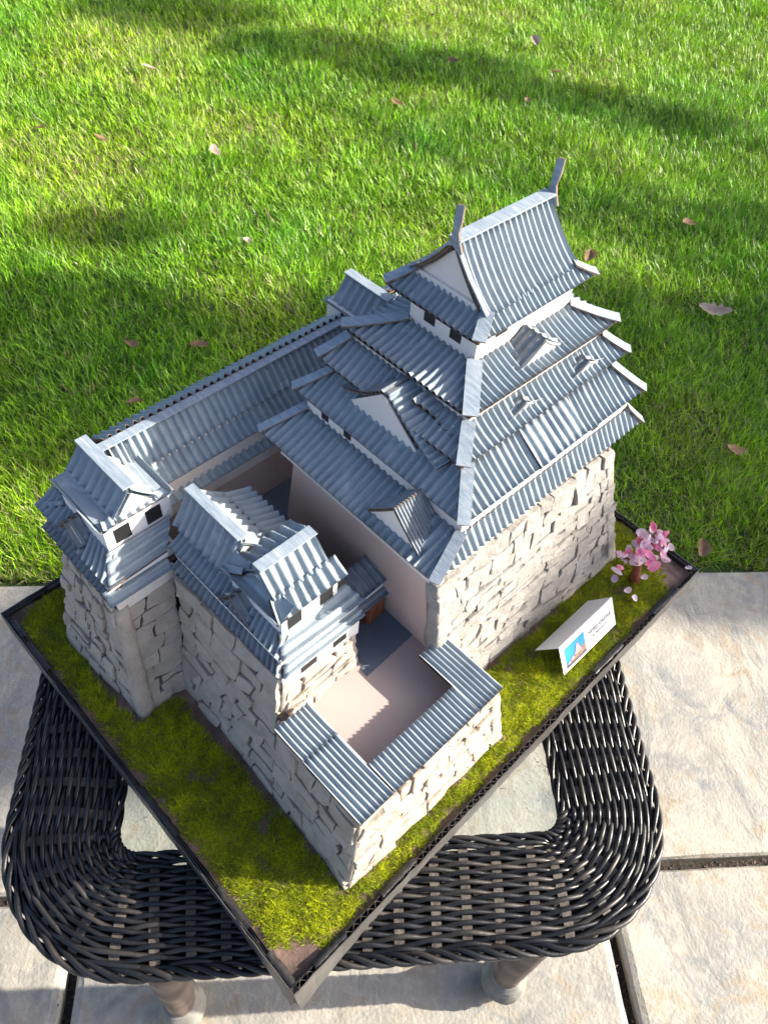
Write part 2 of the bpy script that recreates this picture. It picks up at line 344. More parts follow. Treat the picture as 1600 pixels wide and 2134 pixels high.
def hiproof(root, e, ze, tp, zt, period=0.8, amp=0.16, caps=(1, 1, 1), sag=0.25, lift=0.5, m='tile', capw=1.35, along_u_par=False, sides='vubw', mlab=None):
    x0, x1, y0, y1 = e; X0, X1, Y0, Y1 = tp; h = zt - ze
    core = MB().hull8([(x0+.3,y0+.3,ze-.42),(x1-.3,y0+.3,ze-.42),(x1-.3,y1-.3,ze-.42),(x0+.3,y1-.3,ze-.42)],
                      [(X0,Y0,zt-.42),(X1,Y0,zt-.42),(X1,Y1,zt-.42),(X0,Y1,zt-.42)]).build(root, 'roof', ['kraft'])
    if 'v' in sides: sheet(core, trap((x0,y0,ze),(x1,y0,ze),(0,Y0-y0,h),X0-x0,x1-X1,sag,lift), x1-x0, Y0-y0, period, amp, m=m)
    if 'u' in sides:
        if along_u_par: sheet(core, trap((x1,y0,ze),(x1,y1,ze),(X1-x1,0,h),Y0-y0,y1-Y1,sag,0), y1-y0, x1-X1+.3, period, amp, along='t', m=m, nt_=24)
        else: sheet(core, trap((x1,y0,ze),(x1,y1,ze),(X1-x1,0,h),Y0-y0,y1-Y1,sag,lift), y1-y0, x1-X1, period*.92, amp, m=m)
    if 'b' in sides: sheet(core, trap((x1,y1,ze),(x0,y1,ze),(0,Y1-y1,h),x1-X1,X0-x0,sag,lift), x1-x0, y1-Y1, period, amp, m=m)
    if 'w' in sides: sheet(core, trap((x0,y1,ze),(x0,y0,ze),(X0-x0,0,h),y1-Y1,Y0-y0,sag,lift), y1-y0, X0-x0, period, amp, m=m)
    def cap(a, b):
        a = np.array(a, float); b = np.array(b, float)
        P = [a + (b - a) * t + np.array([0, 0, amp + 0.12 + lift * t ** 5 * .7 - sag * 2.0 * t * (1 - t)]) for t in (0, .25, .5, .75, .9, 1.02)]
        strip(core, P, capw, 0.18)
    if caps[0]: cap((X0, Y0, zt), (x0, y0, ze))
    if caps[1]: cap((X1, Y0, zt), (x1, y0, ze))
    if caps[2]: cap((X1, Y1, zt), (x1, y1, ze))
    return core

def gableroof(root, axis, r0, r1, c, zr, half, drop, period=0.9, amp=0.17, m='tile', ext=(0, 0), capw=1.3, sag=0.15, gables=True, gin=0.5, mg='white', half2=None, capm='cap', zg=None, name='roof'):
    """ridge along axis ('x' or 'y') from r0 to r1 at cross position c and height zr"""
    half2 = half2 or half
    def pt(a, k, z): return (a, c + k, z) if axis == 'x' else (c + k, a, z)
    zb = zr - drop
    cores = []; sg_ = 1 if r1 > r0 else -1
    for ra in (r0 + gin * sg_, r1 - gin * sg_):
        core = MB(); cores.append(core); core.prism([pt(ra, -half + .45, zb - .15), pt(ra, half2 - .45, zb - .15), pt(ra, 0, zr - .55)], np.array(pt(.12, 0, 0)) - np.array(pt(0, 0, 0)))
    core = cores[0].build(root, name, [mg]); cores[1].build(core, 'gable_panel', [mg])
    for sg, hf in ((-1, half), (1, half2)):
        A, B = pt(r0, sg * hf, zb), pt(r1, sg * hf, zb)
        sheet(core, quad(A, B, pt(r1, 0, zr), pt(r0, 0, zr), sag), abs(r1 - r0), math.hypot(hf, drop), period, amp, m=m, under=m)
    up = amp + 0.15
    strip(core, [pt(r0 - ext[0], 0, zr + up), pt((r0 + r1) / 2, 0, zr + up - .08), pt(r1 + ext[1], 0, zr + up)], capw, 0.2, name='ridge_cap', m=capm, side_m=capm)
    return core

def stone_wall(parent, bl, br, tr, tl, rows, ln, mats='stone', seed=1, hmax=0.42, skew=0.25, back=1.2, lab=None, gap=0.10):
    r = np.random.default_rng(seed)
    bl, br, tr, tl = [np.array(x, float) for x in (bl, br, tr, tl)]
    Wd = (np.linalg.norm(br - bl) + np.linalg.norm(tr - tl)) / 2; Hd = np.linalg.norm(tl - bl)
    N = nrm(np.cross(br - bl, tl - bl))
    P = lambda u, v: (1 - v) * ((1 - u) * bl + u * br) + v * ((1 - u) * tl + u * tr)
    b = MB(); nu, nv = max(4, int(Wd / 1.6)), max(4, int(Hd / 1.6)); V = []
    for i in range(nu + 1):
        for j in range(nv + 1): V.append(P(i / nu, j / nv) + N * (r.normal(0, 0.04) - .28))
    k = len(V)
    V += [P(0, 0) - N * back, P(1, 0) - N * back, P(1, 1) - N * back, P(0, 1) - N * back]
    Fc = [(i * (nv + 1) + j, (i + 1) * (nv + 1) + j, (i + 1) * (nv + 1) + j + 1, i * (nv + 1) + j + 1) for i in range(nu) for j in range(nv)]
    Fc += [tuple([i * (nv + 1) for i in range(nu + 1)][::-1] + [k, k + 1]), tuple([i * (nv + 1) + nv for i in range(nu + 1)] + [k + 2, k + 3]),
           tuple([j for j in range(nv + 1)] + [k + 3, k]), tuple([nu * (nv + 1) + j for j in range(nv + 1)][::-1] + [k + 1, k + 2])]
    b.add(V, Fc, 0)
    w = b.build(parent, 'stone_wall', ['gap'], label=lab)
    # course lines, shared wavy boundaries
    vs = np.cumsum(np.concatenate([[0], r.uniform(0.75, 1.25, rows)])); vs /= vs[-1]
    wav = [(lambda u, a=r.uniform(0.004, 0.016), f=r.uniform(5, 12), p=r.uniform(0, 6): a * math.sin(f * u + p)) if 0 < q < rows else (lambda u: 0.0) for q in range(rows + 1)]
    for q in range(rows):
        lens = r.uniform(0.55, 1.5, max(2, int(round(Wd / ln)))); us = np.cumsum(np.concatenate([[0], lens])); us /= us[-1]
        sk = [0] + list(r.normal(skew, 0.18, len(lens) - 1) * ln / Wd * 0.35) + [0]
        for i in range(len(lens)):
            gu, gv = (gap + .045) / Wd, (gap + .045) / Hd
            split = r.random() < 0.16 and (us[i + 1] - us[i]) * Wd > ln * 1.0
            bands = [(0, 1)] if not split else [(0, 0.5), (0.5, 1)]
            for (f0, f1) in bands:
                def edge(u, f):
                    a = vs[q] + wav[q](u); c = vs[q + 1] + wav[q + 1](u); return a + (c - a) * f
                poly = []
                u0a, u0b = us[i] + sk[i] * (f0 - .5), us[i] + sk[i] * (f1 - .5)
                u1a, u1b = us[i + 1] + sk[i + 1] * (f0 - .5), us[i + 1] + sk[i + 1] * (f1 - .5)
                jit = lambda s=1.0: r.normal(0, 0.13) * s
                cs = [(u0a, f0, 1, 1), ((u0a + u1a) / 2, f0, 0, 1), (u1a, f0, -1, 1), ((u1a + u1b) / 2, (f0 + f1) / 2, -1, 0), (u1b, f1, -1, -1),
                      ((u0b + u1b) / 2, f1, 0, -1), (u0b, f1, 1, -1), ((u0a + u0b) / 2, (f0 + f1) / 2, 1, 0)]
                for (u, f, du, dv) in cs:
                    g1 = r.uniform(.45, 1.3)
                    uu = min(max(u + du * gu * g1 + jit() / Wd, -0.004), 1.004); vv = min(max(edge(u, f) + dv * gv * g1 + jit() / Hd, 0), 1.0)
                    poly.append((uu, vv))
                cu = np.mean([p[0] for p in poly]); cv = np.mean([p[1] for p in poly])
                h = r.uniform(0.14, hmax + .12); ta, tb_ = r.normal(0.03, 0.06), r.normal(-.05, 0.08)
                Vv = []; kk = 8
                for (uu, vv) in poly: Vv.append(P(uu, vv) - N * 0.28)
                for fr, hh in ((1.0, 0.86), (0.90, 1.0)):
                    for (uu, vv) in poly:
                        a, c = cu + (uu - cu) * fr, cv + (vv - cv) * fr
                        tilt = (a - cu) * Wd * ta + (c - cv) * Hd * tb_
                        Vv.append(P(a, c) + N * (max(h * hh + tilt * hh, 0.05) + r.normal(0, 0.025)))
                Vv.append(P(cu, cv) + N * (h + r.normal(0.0, 0.05)))
                Fs = [(j, (j + 1) % kk, kk + (j + 1) % kk, kk + j) for j in range(kk)]
                Fs += [(kk + j, kk + (j + 1) % kk, 2 * kk + (j + 1) % kk, 2 * kk + j) for j in range(kk)]
                Fs += [(2 * kk + j, 2 * kk + (j + 1) % kk, 3 * kk) for j in range(kk)]
                o = part(w, 'stone', Vv, Fs, [mats], [0] * len(Fs), False)
                pass
    return w
def corner_clay(parent, b0, t0, r0=1.0, m='stone', seed=3, name='corner_post'):
    """rounded clay quoin from base b0 to top t0"""
    r = np.random.default_rng(seed); b0 = np.array(b0, float); t0 = np.array(t0, float); V = []; n, k = 10, 12
    for i in range(n + 1):
        c = b0 + (t0 - b0) * i / n
        rr = r0 * (1.1 - 0.25 * i / n)
        for j in range(k):
            a = 2 * PI * j / k; q = rr * (1 + r.normal(0, 0.07)); sq = min(1 / max(abs(math.cos(a + .78)), abs(math.sin(a + .78)), 1e-6), 1.32); V.append(c + np.array([math.cos(a + .78) * q * sq * .98, math.sin(a + .78) * q * sq * .98, r.normal(0, .1)]))
    Fc = [(i * k + j, i * k + (j + 1) % k, (i + 1) * k + (j + 1) % k, (i + 1) * k + j) for i in range(n) for j in range(k)]
    Fc += [tuple(range(k))[::-1], tuple(range(n * k, n * k + k))]
    return part(parent, name, V, Fc, [m], [0] * len(Fc), True)
# ============================================================ SETTING: ground, patio slabs, lawn
def setting(name, V, Fc, m, kind='structure', frame=None, smooth=False):
    me = mesh_data(name, V, Fc, m, None, smooth); o = bpy.data.objects.new(name, me); COL.objects.link(o); o['kind'] = kind; return o
def tw(x, y, z): return T.world((x, y, z))
LAWN_Y = 97.0
g = setting('ground', [(-60, -60, -0.12), (60, -60, -0.12), (60, 60, -0.12), (-60, 60, -0.12)], [(0, 1, 2, 3)], 'jointsoil')
# patio: base of joint dirt with separate slabs on it
pb = [tw(-330, -260, GZ - 6), tw(330, -260, GZ - 6), tw(330, LAWN_Y - 1, GZ - 6), tw(-330, LAWN_Y - 1, GZ - 6)]
pb2 = [tw(-330, -260, GZ - 2.6), tw(330, -260, GZ - 2.6), tw(330, LAWN_Y - 1, GZ - 2.6), tw(-330, LAWN_Y - 1, GZ - 2.6)]
patio = setting('patio', pb + pb2, [(0,3,2,1),(4,5,6,7),(0,1,5,4),(1,2,6,5),(2,3,7,6),(3,0,4,7)], 'jointsoil')
def slab(x0, x1, y0, y1):
    r = np.random.default_rng(int(abs(x0 * 7 + y0 * 3)) + 5); n = 26
    ins = 0.75; V = []
    def ring(off, z, jit):
        out = []
        for k in range(4 * n):
            s, t = divmod(k, n); t /= n
            c = [(x0 + off, y0 + off), (x1 - off, y0 + off), (x1 - off, y1 - off), (x0 + off, y1 - off)]
            a, b_ = c[s], c[(s + 1) % 4]
            out.append(tw(a[0] + (b_[0] - a[0]) * t + r.normal(0, jit), a[1] + (b_[1] - a[1]) * t + r.normal(0, jit), z))
        return out
    V += ring(ins + .1, GZ - 5, .0) + ring(ins + .1, GZ - 1.0, 0.05) + ring(ins + 0.5, GZ - 0.25, 0.07) + ring(ins + 1.5, GZ, 0.1)
    m4 = 4 * n
    Fc = [(q * m4 + k, q * m4 + (k + 1) % m4, (q + 1) * m4 + (k + 1) % m4, (q + 1) * m4 + k) for q in range(3) for k in range(m4)]
    Fc.append(tuple(range(3 * m4, 4 * m4)))
    me = mesh_data('slab', V, Fc, 'concrete'); o = bpy.data.objects.new('slab', me); COL.objects.link(o); o.parent = patio
for (xa, xb) in ((-326, -220), (-220, -112), (-112, 115), (115, 215), (215, 326)): slab(xa, xb, 34.4, LAWN_Y)
for (xa, xb) in ((-326, -212), (-212, -125), (-125, -38.2), (-38.2, 48.6), (48.6, 135), (135, 230), (230, 326)): slab(xa, xb, -50, 34.4)
for (xa, xb) in ((-326, -190), (-190, -80), (-80, 5), (5, 92), (92, 180), (180, 326)): slab(xa, xb, -137, -50)
for (xa, xb) in ((-326, -120), (-120, 60), (60, 200), (200, 326)): slab(xa, xb, -256, -137)
# grit and crumbs lying in the joints and beside them
gr = MB(); rg_ = np.random.default_rng(66)
for k in range(1500):
    t = rg_.random()
    if k % 3 == 0: x, y = rg_.uniform(40, 112), 34.4 + rg_.normal(0, .55)
    elif k % 3 == 1: x, y = (48.6 if k % 2 else -38.2) + rg_.normal(0, .5), rg_.uniform(5, 34)
    else: x, y = rg_.uniform(-100, 112), 34.4 + rg_.normal(0, .5)
    on = (abs(y - 34.4) > .9) if k % 3 != 1 else (min(abs(x - 48.6), abs(x + 38.2)) > .9)
    s_ = rg_.uniform(.05, .17); z = GZ + (.03 if on else -2.45)
    c_ = np.array(tw(x, y, z)); q = rg_.normal(0, 1, (4, 3)) * s_ * CM; q[:, 2] = np.abs(q[:, 2]) * .7
    gr.add([c_ + q[0], c_ + q[1], c_ + q[2], c_ + q[3]], [(0, 1, 2), (0, 2, 3), (0, 3, 1), (1, 3, 2)])
gm = mesh_data('grit', gr.V, gr.F, 'soil'); go_ = bpy.data.objects.new('grit', gm); COL.objects.link(go_); go_['kind'] = 'stuff'
# lawn soil, gently uneven, out to the horizon
def lawn_h(x, y): return 0.010 * np.sin(x * 2.3 + 1) * np.cos(y * 1.9) + 0.006 * np.sin(x * 7 + y * 5)
V = []; gx = np.concatenate([[-60, -25, -10], np.linspace(-6, 6, 60), [10, 25, 60]]); gy = np.concatenate([np.linspace(0, 7.5, 50), [12, 25, 60]])
ca, sa = math.cos(T.a), math.sin(T.a)
for yy in gy:
    for xx in gx:
        lx, ly = xx, LAWN_Y * CM + yy
        X, Y = lx * ca - ly * sa, lx * sa + ly * ca
        V.append((X, Y, -0.022 + float(lawn_h(X, Y)) * min(1, yy)))
nx = len(gx)
setting('lawn_ground', V, [(j * nx + i, j * nx + i + 1, (j + 1) * nx + i + 1, (j + 1) * nx + i) for j in range(len(gy) - 1) for i in range(nx - 1)], 'lawnsoil', smooth=True)

def vnoise(x, y, seed):
    """cheap smooth value noise, vectorised"""
    r = np.random.default_rng(seed); G = r.random((64, 64))
    xi, yi = np.floor(x).astype(int), np.floor(y).astype(int); fx, fy = x - xi, y - yi
    fx = fx * fx * (3 - 2 * fx); fy = fy * fy * (3 - 2 * fy)
    g_ = lambda a, b: G[a % 64, b % 64]
    return (g_(xi, yi) * (1 - fx) + g_(xi + 1, yi) * fx) * (1 - fy) + (g_(xi, yi + 1) * (1 - fx) + g_(xi + 1, yi + 1) * fx) * fy

def blades(name, px, py, pz, ln, wd, lean, cols, m, seg=3, label=None, stiff=1.0, seed=5, cat=None):
    """bent tapering blades as one mesh, per-blade colour"""
    r = np.random.default_rng(seed); n = len(px)
    az = r.uniform(0, 2 * PI, n) if lean[2] is None else lean[2] + r.normal(0, lean[3], n)
    l0 = np.abs(r.normal(lean[0], lean[1], n)); bend = r.uniform(0.2, 1.2, n) * lean[0] * 1.2
    side = az + PI / 2 + r.normal(0, 0.8, n)
    sx, sy = np.cos(side), np.sin(side); dx, dy = np.cos(az), np.sin(az)
    pos = np.zeros((n, 2 * seg + 1, 3)); cx, cy, cz = px.copy(), py.copy(), pz.copy()
    for k in range(seg + 1):
        f = k / seg; wk = wd * (1 - f) ** 0.6 * (1.0 if k else 0.8)
        if k < seg:
            pos[:, 2 * k, 0] = cx - sx * wk / 2; pos[:, 2 * k, 1] = cy - sy * wk / 2; pos[:, 2 * k, 2] = cz
            pos[:, 2 * k + 1, 0] = cx + sx * wk / 2; pos[:, 2 * k + 1, 1] = cy + sy * wk / 2; pos[:, 2 * k + 1, 2] = cz
        else: pos[:, 2 * k, 0] = cx; pos[:, 2 * k, 1] = cy; pos[:, 2 * k, 2] = cz
        th = l0 + bend * (k + 0.5) / seg
        st = ln / seg; cx = cx + dx * np.sin(th) * st; cy = cy + dy * np.sin(th) * st; cz = cz + np.maximum(np.cos(th), -0.3) * st
    nvb = 2 * seg + 1; me = bpy.data.meshes.new(name)
    tri = []
    for k in range(seg - 1): tri += [(2*k, 2*k+1, 2*k+3), (2*k, 2*k+3, 2*k+2)]
    tri.append((2*seg-2, 2*seg-1, 2*seg))
    tri = np.array(tri); idx = (tri[None] + (np.arange(n) * nvb)[:, None, None]).reshape(-1)
    nf = n * len(tri)
    me.vertices.add(n * nvb); me.vertices.foreach_set('co', pos.reshape(-1).astype(np.float32))
    me.loops.add(nf * 3); me.loops.foreach_set('vertex_index', idx.astype(np.int32))
    me.polygons.add(nf); me.polygons.foreach_set('loop_start', np.arange(0, nf * 3, 3, dtype=np.int32))
    me.polygons.foreach_set('use_smooth', np.ones(nf, bool))
    at = me.color_attributes.new('col', 'FLOAT_COLOR', 'POINT')
    c4 = np.ones((n, nvb, 4), np.float32); c4[:, :, :3] = cols[:, None, :]
    at.data.foreach_set('color', c4.reshape(-1))
    me.materials.append(M[m]); me.update(); me.validate()
    o = bpy.data.objects.new(name, me); COL.objects.link(o); o['kind'] = 'stuff'
    if label: o['label'] = label
    if cat: o['category'] = cat
    return o

# --- lawn grass: dense near, a little sparser far; strokes lie over in drifts
def lawn():
    r = np.random.default_rng(11)
    # sample in patio frame metres, density falls with distance
    n = 580000
    v = r.random(n) ** 1.25; ly = LAWN_Y * CM - 0.015 + v * 4.6
    halfw = 1.6 + (ly - 0.9) * 0.62
    lx = r.uniform(-1, 1, n) * halfw - (ly - 0.9) * 0.11
    X = lx * ca - ly * sa; Y = lx * sa + ly * ca
    e = vnoise(X * 9 + 50, Y * 9 + 20, 9)
    keep = (ly > LAWN_Y * CM + 0.02 * (e - 0.35) * 2) ; X, Y, ly = X[keep], Y[keep], ly[keep]; n = len(X)
    pn = vnoise(X * 2.6 + 50, Y * 2.6 + 50, 1); qn = vnoise(X * 8 + 31, Y * 8 + 17, 2); fn_ = vnoise(X * 28 + 7, Y * 28 + 3, 3)
    far = (ly - 0.9) / 4.6
    ln = (0.022 + 0.026 * r.random(n)) * (0.7 + 0.6 * qn) * (1 + 0.25 * far)
    wd = (0.0017 + 0.0017 * r.random(n)) * (1 + 0.8 * far)
    straw = (r.random(n) < 0.06 + 0.5 * np.clip(pn - 0.5, 0, 1) + .25 * np.clip(fn_ - .75, 0, 1)).astype(float)
    base = np.stack([0.125 + 0.18 * pn + 0.05 * fn_, 0.36 + 0.15 * pn + 0.06 * qn, 0.006 + 0.012 * qn], 1) * (0.35 + 1.3 * r.random(n) ** 1.3)[:, None]
    base = base * (0.75 + 0.5 * fn_)[:, None]
    straw = np.maximum(straw, (r.random(n) < .55 * np.clip(1 - (ly - LAWN_Y * CM) / .035, 0, 1)).astype(float))
    base = base * (1 - straw[:, None]) + np.array([0.34, 0.30, 0.14]) * straw[:, None]
    dirn = 2.2 + 4.5 * (vnoise(X * 4.3 + 9, Y * 4.3 + 60, 4) - 0.5)
    blades('lawn_grass', X, Y, -0.022 + lawn_h(X, Y), ln, wd, (0.5, 0.4, dirn, 1.6), base, 'grass', seg=2, label='sunlit mown green lawn grass beyond the patio')
lawn()

# ============================================================ DISPLAY TRAY
BX, BY = 56.4, 73.0
tray = thing('display_tray', 'black painted cardboard tray filled with soil under the model castle', 'tray', K, (BX / 2, BY / 2, -4.2))
MB().box((0.5, 0.5, -4.15), (BX - 0.5, BY - 0.5, -1.2)).build(tray, 'base_panel', ['blackboard'])
def rim(a, b, inn, flare=(0, 0), seed=1):
    """a->b outer line, inn = inward unit vector"""
    r = np.random.default_rng(seed); a = np.array(a, float); b = np.array(b, float); inn = np.array(inn, float); L_ = np.linalg.norm(b - a); n = int(L_ / 1.2)
    out = -inn
    def wall(o0, th, z0, z1, name, m, jz=0.04, fl=True):
        V = []
        for i in range(n + 1):
            t = i / n; p = a + (b - a) * t; f = flare[0] * max(0, 1 - t * 5) ** 2 + flare[1] * max(0, (t - .8) * 5) ** 2
            j = r.normal(0, 0.03); jj = r.normal(0, jz)
            q0 = p + inn * (o0 + j); q1 = p + inn * (o0 + th + j); ff = out * (f if fl else 0)
            V += [[*(q0 + ff)[:2], z0], [*q0[:2], z1 + jj], [*q1[:2], z1 + jj], [*q1[:2], z0]]
        Fc = [(4*i+k, 4*i+(k+1)%4, 4*(i+1)+(k+1)%4, 4*(i+1)+k) for i in range(n) for k in range(4)] + [(3,2,1,0), (4*n, 4*n+1, 4*n+2, 4*n+3)]
        return part(tray, name, V, Fc, [m])
    wall(0.0, 0.09, -4.3, 0.06, 'outer_wall', 'traywall')
    wall(0.62, 0.09, -3.9, 0.0, 'inner_wall', 'blackboard')
    # fluting between the two liners, seen from above as a wavy line
    V = []; m_ = int(L_ / 0.16); Fc = []
    for i in range(m_ + 1):
        t = i / m_; p = a + (b - a) * t; s = 0.355 + 0.22 * math.sin(i * 2 * PI / 6.2)
        q = p + inn * s
        V += [[q[0], q[1], -0.9], [q[0], q[1], -0.06], [q[0] + inn[0] * .035, q[1] + inn[1] * .035, -0.06]]
    for i in range(m_): Fc += [(3*i, 3*i+3, 3*i+4, 3*i+1), (3*i+1, 3*i+4, 3*i+5, 3*i+2)]
    if seed != 1 and seed != 4: part(tray, 'flute_strip', V, Fc, ['flute'])
    else: wall(0.2, 0.12, -3.9, -.05, 'inner_wall', 'blackboard', .08); wall(0.42, 0.1, -3.9, -.12, 'inner_wall', 'blackboard', .08)
rim((0, 0), (BX, 0), (0, 1), (0, 0.5), 1); rim((BX, 0), (BX, BY), (-1, 0), (0.9, 0.0), 2)
rim((BX, BY), (0, BY), (0, -1), (0, 0), 3); rim((0, BY), (0, 0), (1, 0), (0, 0), 4)
# patches of black tape / dried glue along the rim
for i, (x, y, l, a_) in enumerate(((6, .55, 5, 0), (30, .5, 7, 0), (44, .6, 5, 0), (52, .6, 3.6, 0), (55.7, 12, 5, 1), (55.8, 3, 4, 1), (55.7, 49, 6, 1), (55.9, 62, 6, 1), (.5, 6, 6, 1), (2, .6, 3, 0))):
    r = np.random.default_rng(40 + i); V = []; n = 9
    for k in range(n + 1):
        t = k / n * l; wv = r.normal(0, .06)
        for s_, zz in ((-.35, .0), (0, .16 + r.normal(0, .03)), (.42, -.35)):
            V.append((x + t, y + s_ + wv, zz) if not a_ else (x + (-s_) + wv, y + t, zz))
    part(tray, 'tape_patch', V, [(3*k+j, 3*k+j+1, 3*k+j+4, 3*k+j+3) for k in range(n) for j in (0, 1)], ['blackboard'], None, True)
def soil_h(x, y): return -0.62 + 0.16 * np.sin(x * 1.1 + 2) * np.sin(y * .9) + 0.10 * (vnoise(x * 1.3, y * 1.3, 21) - .5) + 0.07 * (vnoise(x * 4, y * 4, 22) - .5)
nx_, ny_ = 90, 116; xs = np.linspace(.75, BX - .75, nx_); ys = np.linspace(.75, BY - .75, ny_)
XX, YY = np.meshgrid(xs, ys); ZZ = soil_h(XX, YY); V = np.stack([XX.ravel(), YY.ravel(), ZZ.ravel()], 1)
part(tray, 'soil', V, [(j * nx_ + i, j * nx_ + i + 1, (j + 1) * nx_ + i + 1, (j + 1) * nx_ + i) for j in range(ny_ - 1) for i in range(nx_ - 1)], ['soil'], None, True)

def moss():
    r = np.random.default_rng(31); n = 620000
    x = r.uniform(1.0, BX - 1.0, n); y = r.uniform(1.0, BY - 1.0, n)
    inside = lambda x, y: ((x > 24) & (x < 52.3) & (y > 11.5) & (y < 33)) | ((x > 8) & (x < 22.5) & (y > 5.6) & (y < 70)) | ((x > 20) & (x < 45.5) & (y > 11.5) & (y < 65)) | (x < 6) & (y > 12)
    e = np.minimum.reduce([x, y, BX - x, BY - y]); q = vnoise(x * .55 + 3, y * .55 + 8, 33); q2 = vnoise(x * 1.7, y * 1.7, 34)
    # bare soil along the rim and at the foot of the walls
    dwall = np.full(n, 9.0)
    for (x0, x1, y0, y1) in ((23, 53, 10, 34), (8, 23, 4.6, 70), (20, 46.4, 30, 66.6)):
        dx = np.maximum(np.maximum(x0 - x, x - x1), 0); dy = np.maximum(np.maximum(y0 - y, y - y1), 0); dwall = np.minimum(dwall, np.hypot(dx, dy))
    corner = np.hypot(BX - x, y); c2 = np.hypot(BX - x, BY - y); c3 = np.hypot(x, y)
    keep = ~inside(x, y) & (e > 1.1 + 1.1 * (q2 - .3)) & (dwall > 0.15 + 0.9 * q2 * (q > .45)) & (corner > 4.6 + 2.2 * (q2 - .5)) & (c2 > 4.5 + 2 * q2) & (c3 > 3.0) & (q + .35 * q2 > .20 + .12 * r.random(n))
    x, y, q, q2 = x[keep], y[keep], q[keep], q2[keep]; n = len(x)
    z = soil_h(x, y)
    w_ = [K.o[0], K.o[1]]; c_, s_ = math.cos(K.a), math.sin(K.a)
    X = (w_[0] + x * c_ - y * s_) * CM; Y = (w_[1] + x * s_ + y * c_) * CM; Z = (z - GZ) * CM
    ln = (0.005 + 0.0055 * r.random(n)) * (0.6 + .8 * q2); wd = 0.00036 + 0.00028 * r.random(n)
    t = r.random(n)
    col = np.stack([0.20 + .50 * q2 * q + .05 * t, 0.29 + .48 * q2 * q + .03 * t, 0.003 + .005 * t], 1) * (0.4 + 1.0 * r.random(n))[:, None]
    br = r.random(n) < .10; col[br] = np.array([.22, .13, .05]) * (0.6 + .6 * r.random((br.sum(), 1)))
    blades('moss', X, Y, Z, ln, wd, (0.75, .4, None, 0), col, 'moss', seg=2, label='bright green moss fibres glued on the tray')
moss()

# ============================================================ COURTYARD (walled forecourt at the near corner)
cy = thing('walled_courtyard', 'low stone walled forecourt with corrugated roof strip round a pink floor', 'courtyard', K, (46, 22, -0.6))
stone_wall(cy, (40.3, 10.6, -.9), (53.0, 10.0, -.9), (51.1, 12.9, 11.5), (38.3, 13.4, 11.5), 6, 3.4, seed=11, hmax=.3, gap=.06)
stone_wall(cy, (53.0, 10.0, -.9), (52.9, 34.2, -.9), (51.1, 32.3, 11.5), (51.1, 12.9, 11.5), 7, 3.2, seed=12, hmax=.5)
stone_wall(cy, (52.9, 34.2, -.9), (44.0, 34.2, -.9), (43.4, 32.3, 11.5), (51.1, 32.3, 11.5), 5, 3.5, seed=13)
corner_clay(cy, (52.3, 10.8, -.9), (50.6, 13.4, 11.4), .85, seed=5)
corner_clay(cy, (52.3, 33.5, -.9), (50.7, 31.9, 11.4), 0.9, seed=6)
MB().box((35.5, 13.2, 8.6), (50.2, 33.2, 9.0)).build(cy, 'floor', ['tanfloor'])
b = MB(); b.box((39.0, 13.3, 9.0), (50.3, 13.55, 11.75)); b.build(cy, 'inner_wall', ['tan'])
MB().box((50.05, 13.55, 9.0), (50.3, 32.2, 11.75)).build(cy, 'inner_wall', ['tan'])
MB().box((43.6, 31.95, 9.0), (50.05, 32.2, 11.75)).build(cy, 'inner_wall', ['tan'])
# roof strip: one pitch of small flutes running along u
zr = 12.05; pr = .60; am = .13
def flat(x0, x1, y0, y1, z=zr, dz=0): return quad((x0, y0, z), (x1, y0, z), (x1, y1, z + dz), (x0, y1, z + dz))
sheet(cy, flat(43.6, 51.75, 12.2, 16.7), 8, 4.5, pr, am, along='t', name='roof_strip', m='tile_light', seed=3, nt_=10)
sheet(cy, flat(39.3, 43.7, 12.25, 16.65, zr + .10), 4.4, 4.4, pr, am, along='t', name='roof_strip', m='tile_light', seed=4, nt_=8)
sheet(cy, flat(48.1, 51.75, 16.7, 28.8), 3.6, 12.1, pr, am, along='t', name='roof_strip', m='tile_light', seed=5)
sheet(cy, flat(43.2, 51.75, 28.8, 32.75), 8.5, 3.9, pr, am, along='t', name='roof_strip', m='tile_light', seed=6, nt_=10)
MB().box((11.9, 24.2, 8.7), (17.2, 60, 9.02)).build(cy, 'painted_path', ['path'])
# painted path
V = [(12.2, 24.4, 9.03), (12.2, 31.75, 9.03), (39.9, 31.75, 9.03), (40.0, 29.6, 9.03), (40.2, 24.2, 9.03), (39.2, 24.3, 9.03), (38.9, 24.9, 9.03), (38.1, 24.7, 9.03)]
pth = MB().prism([V[i] for i in range(8)][::-1], (0, 0, .09)).build(cy, 'painted_path', ['path'])

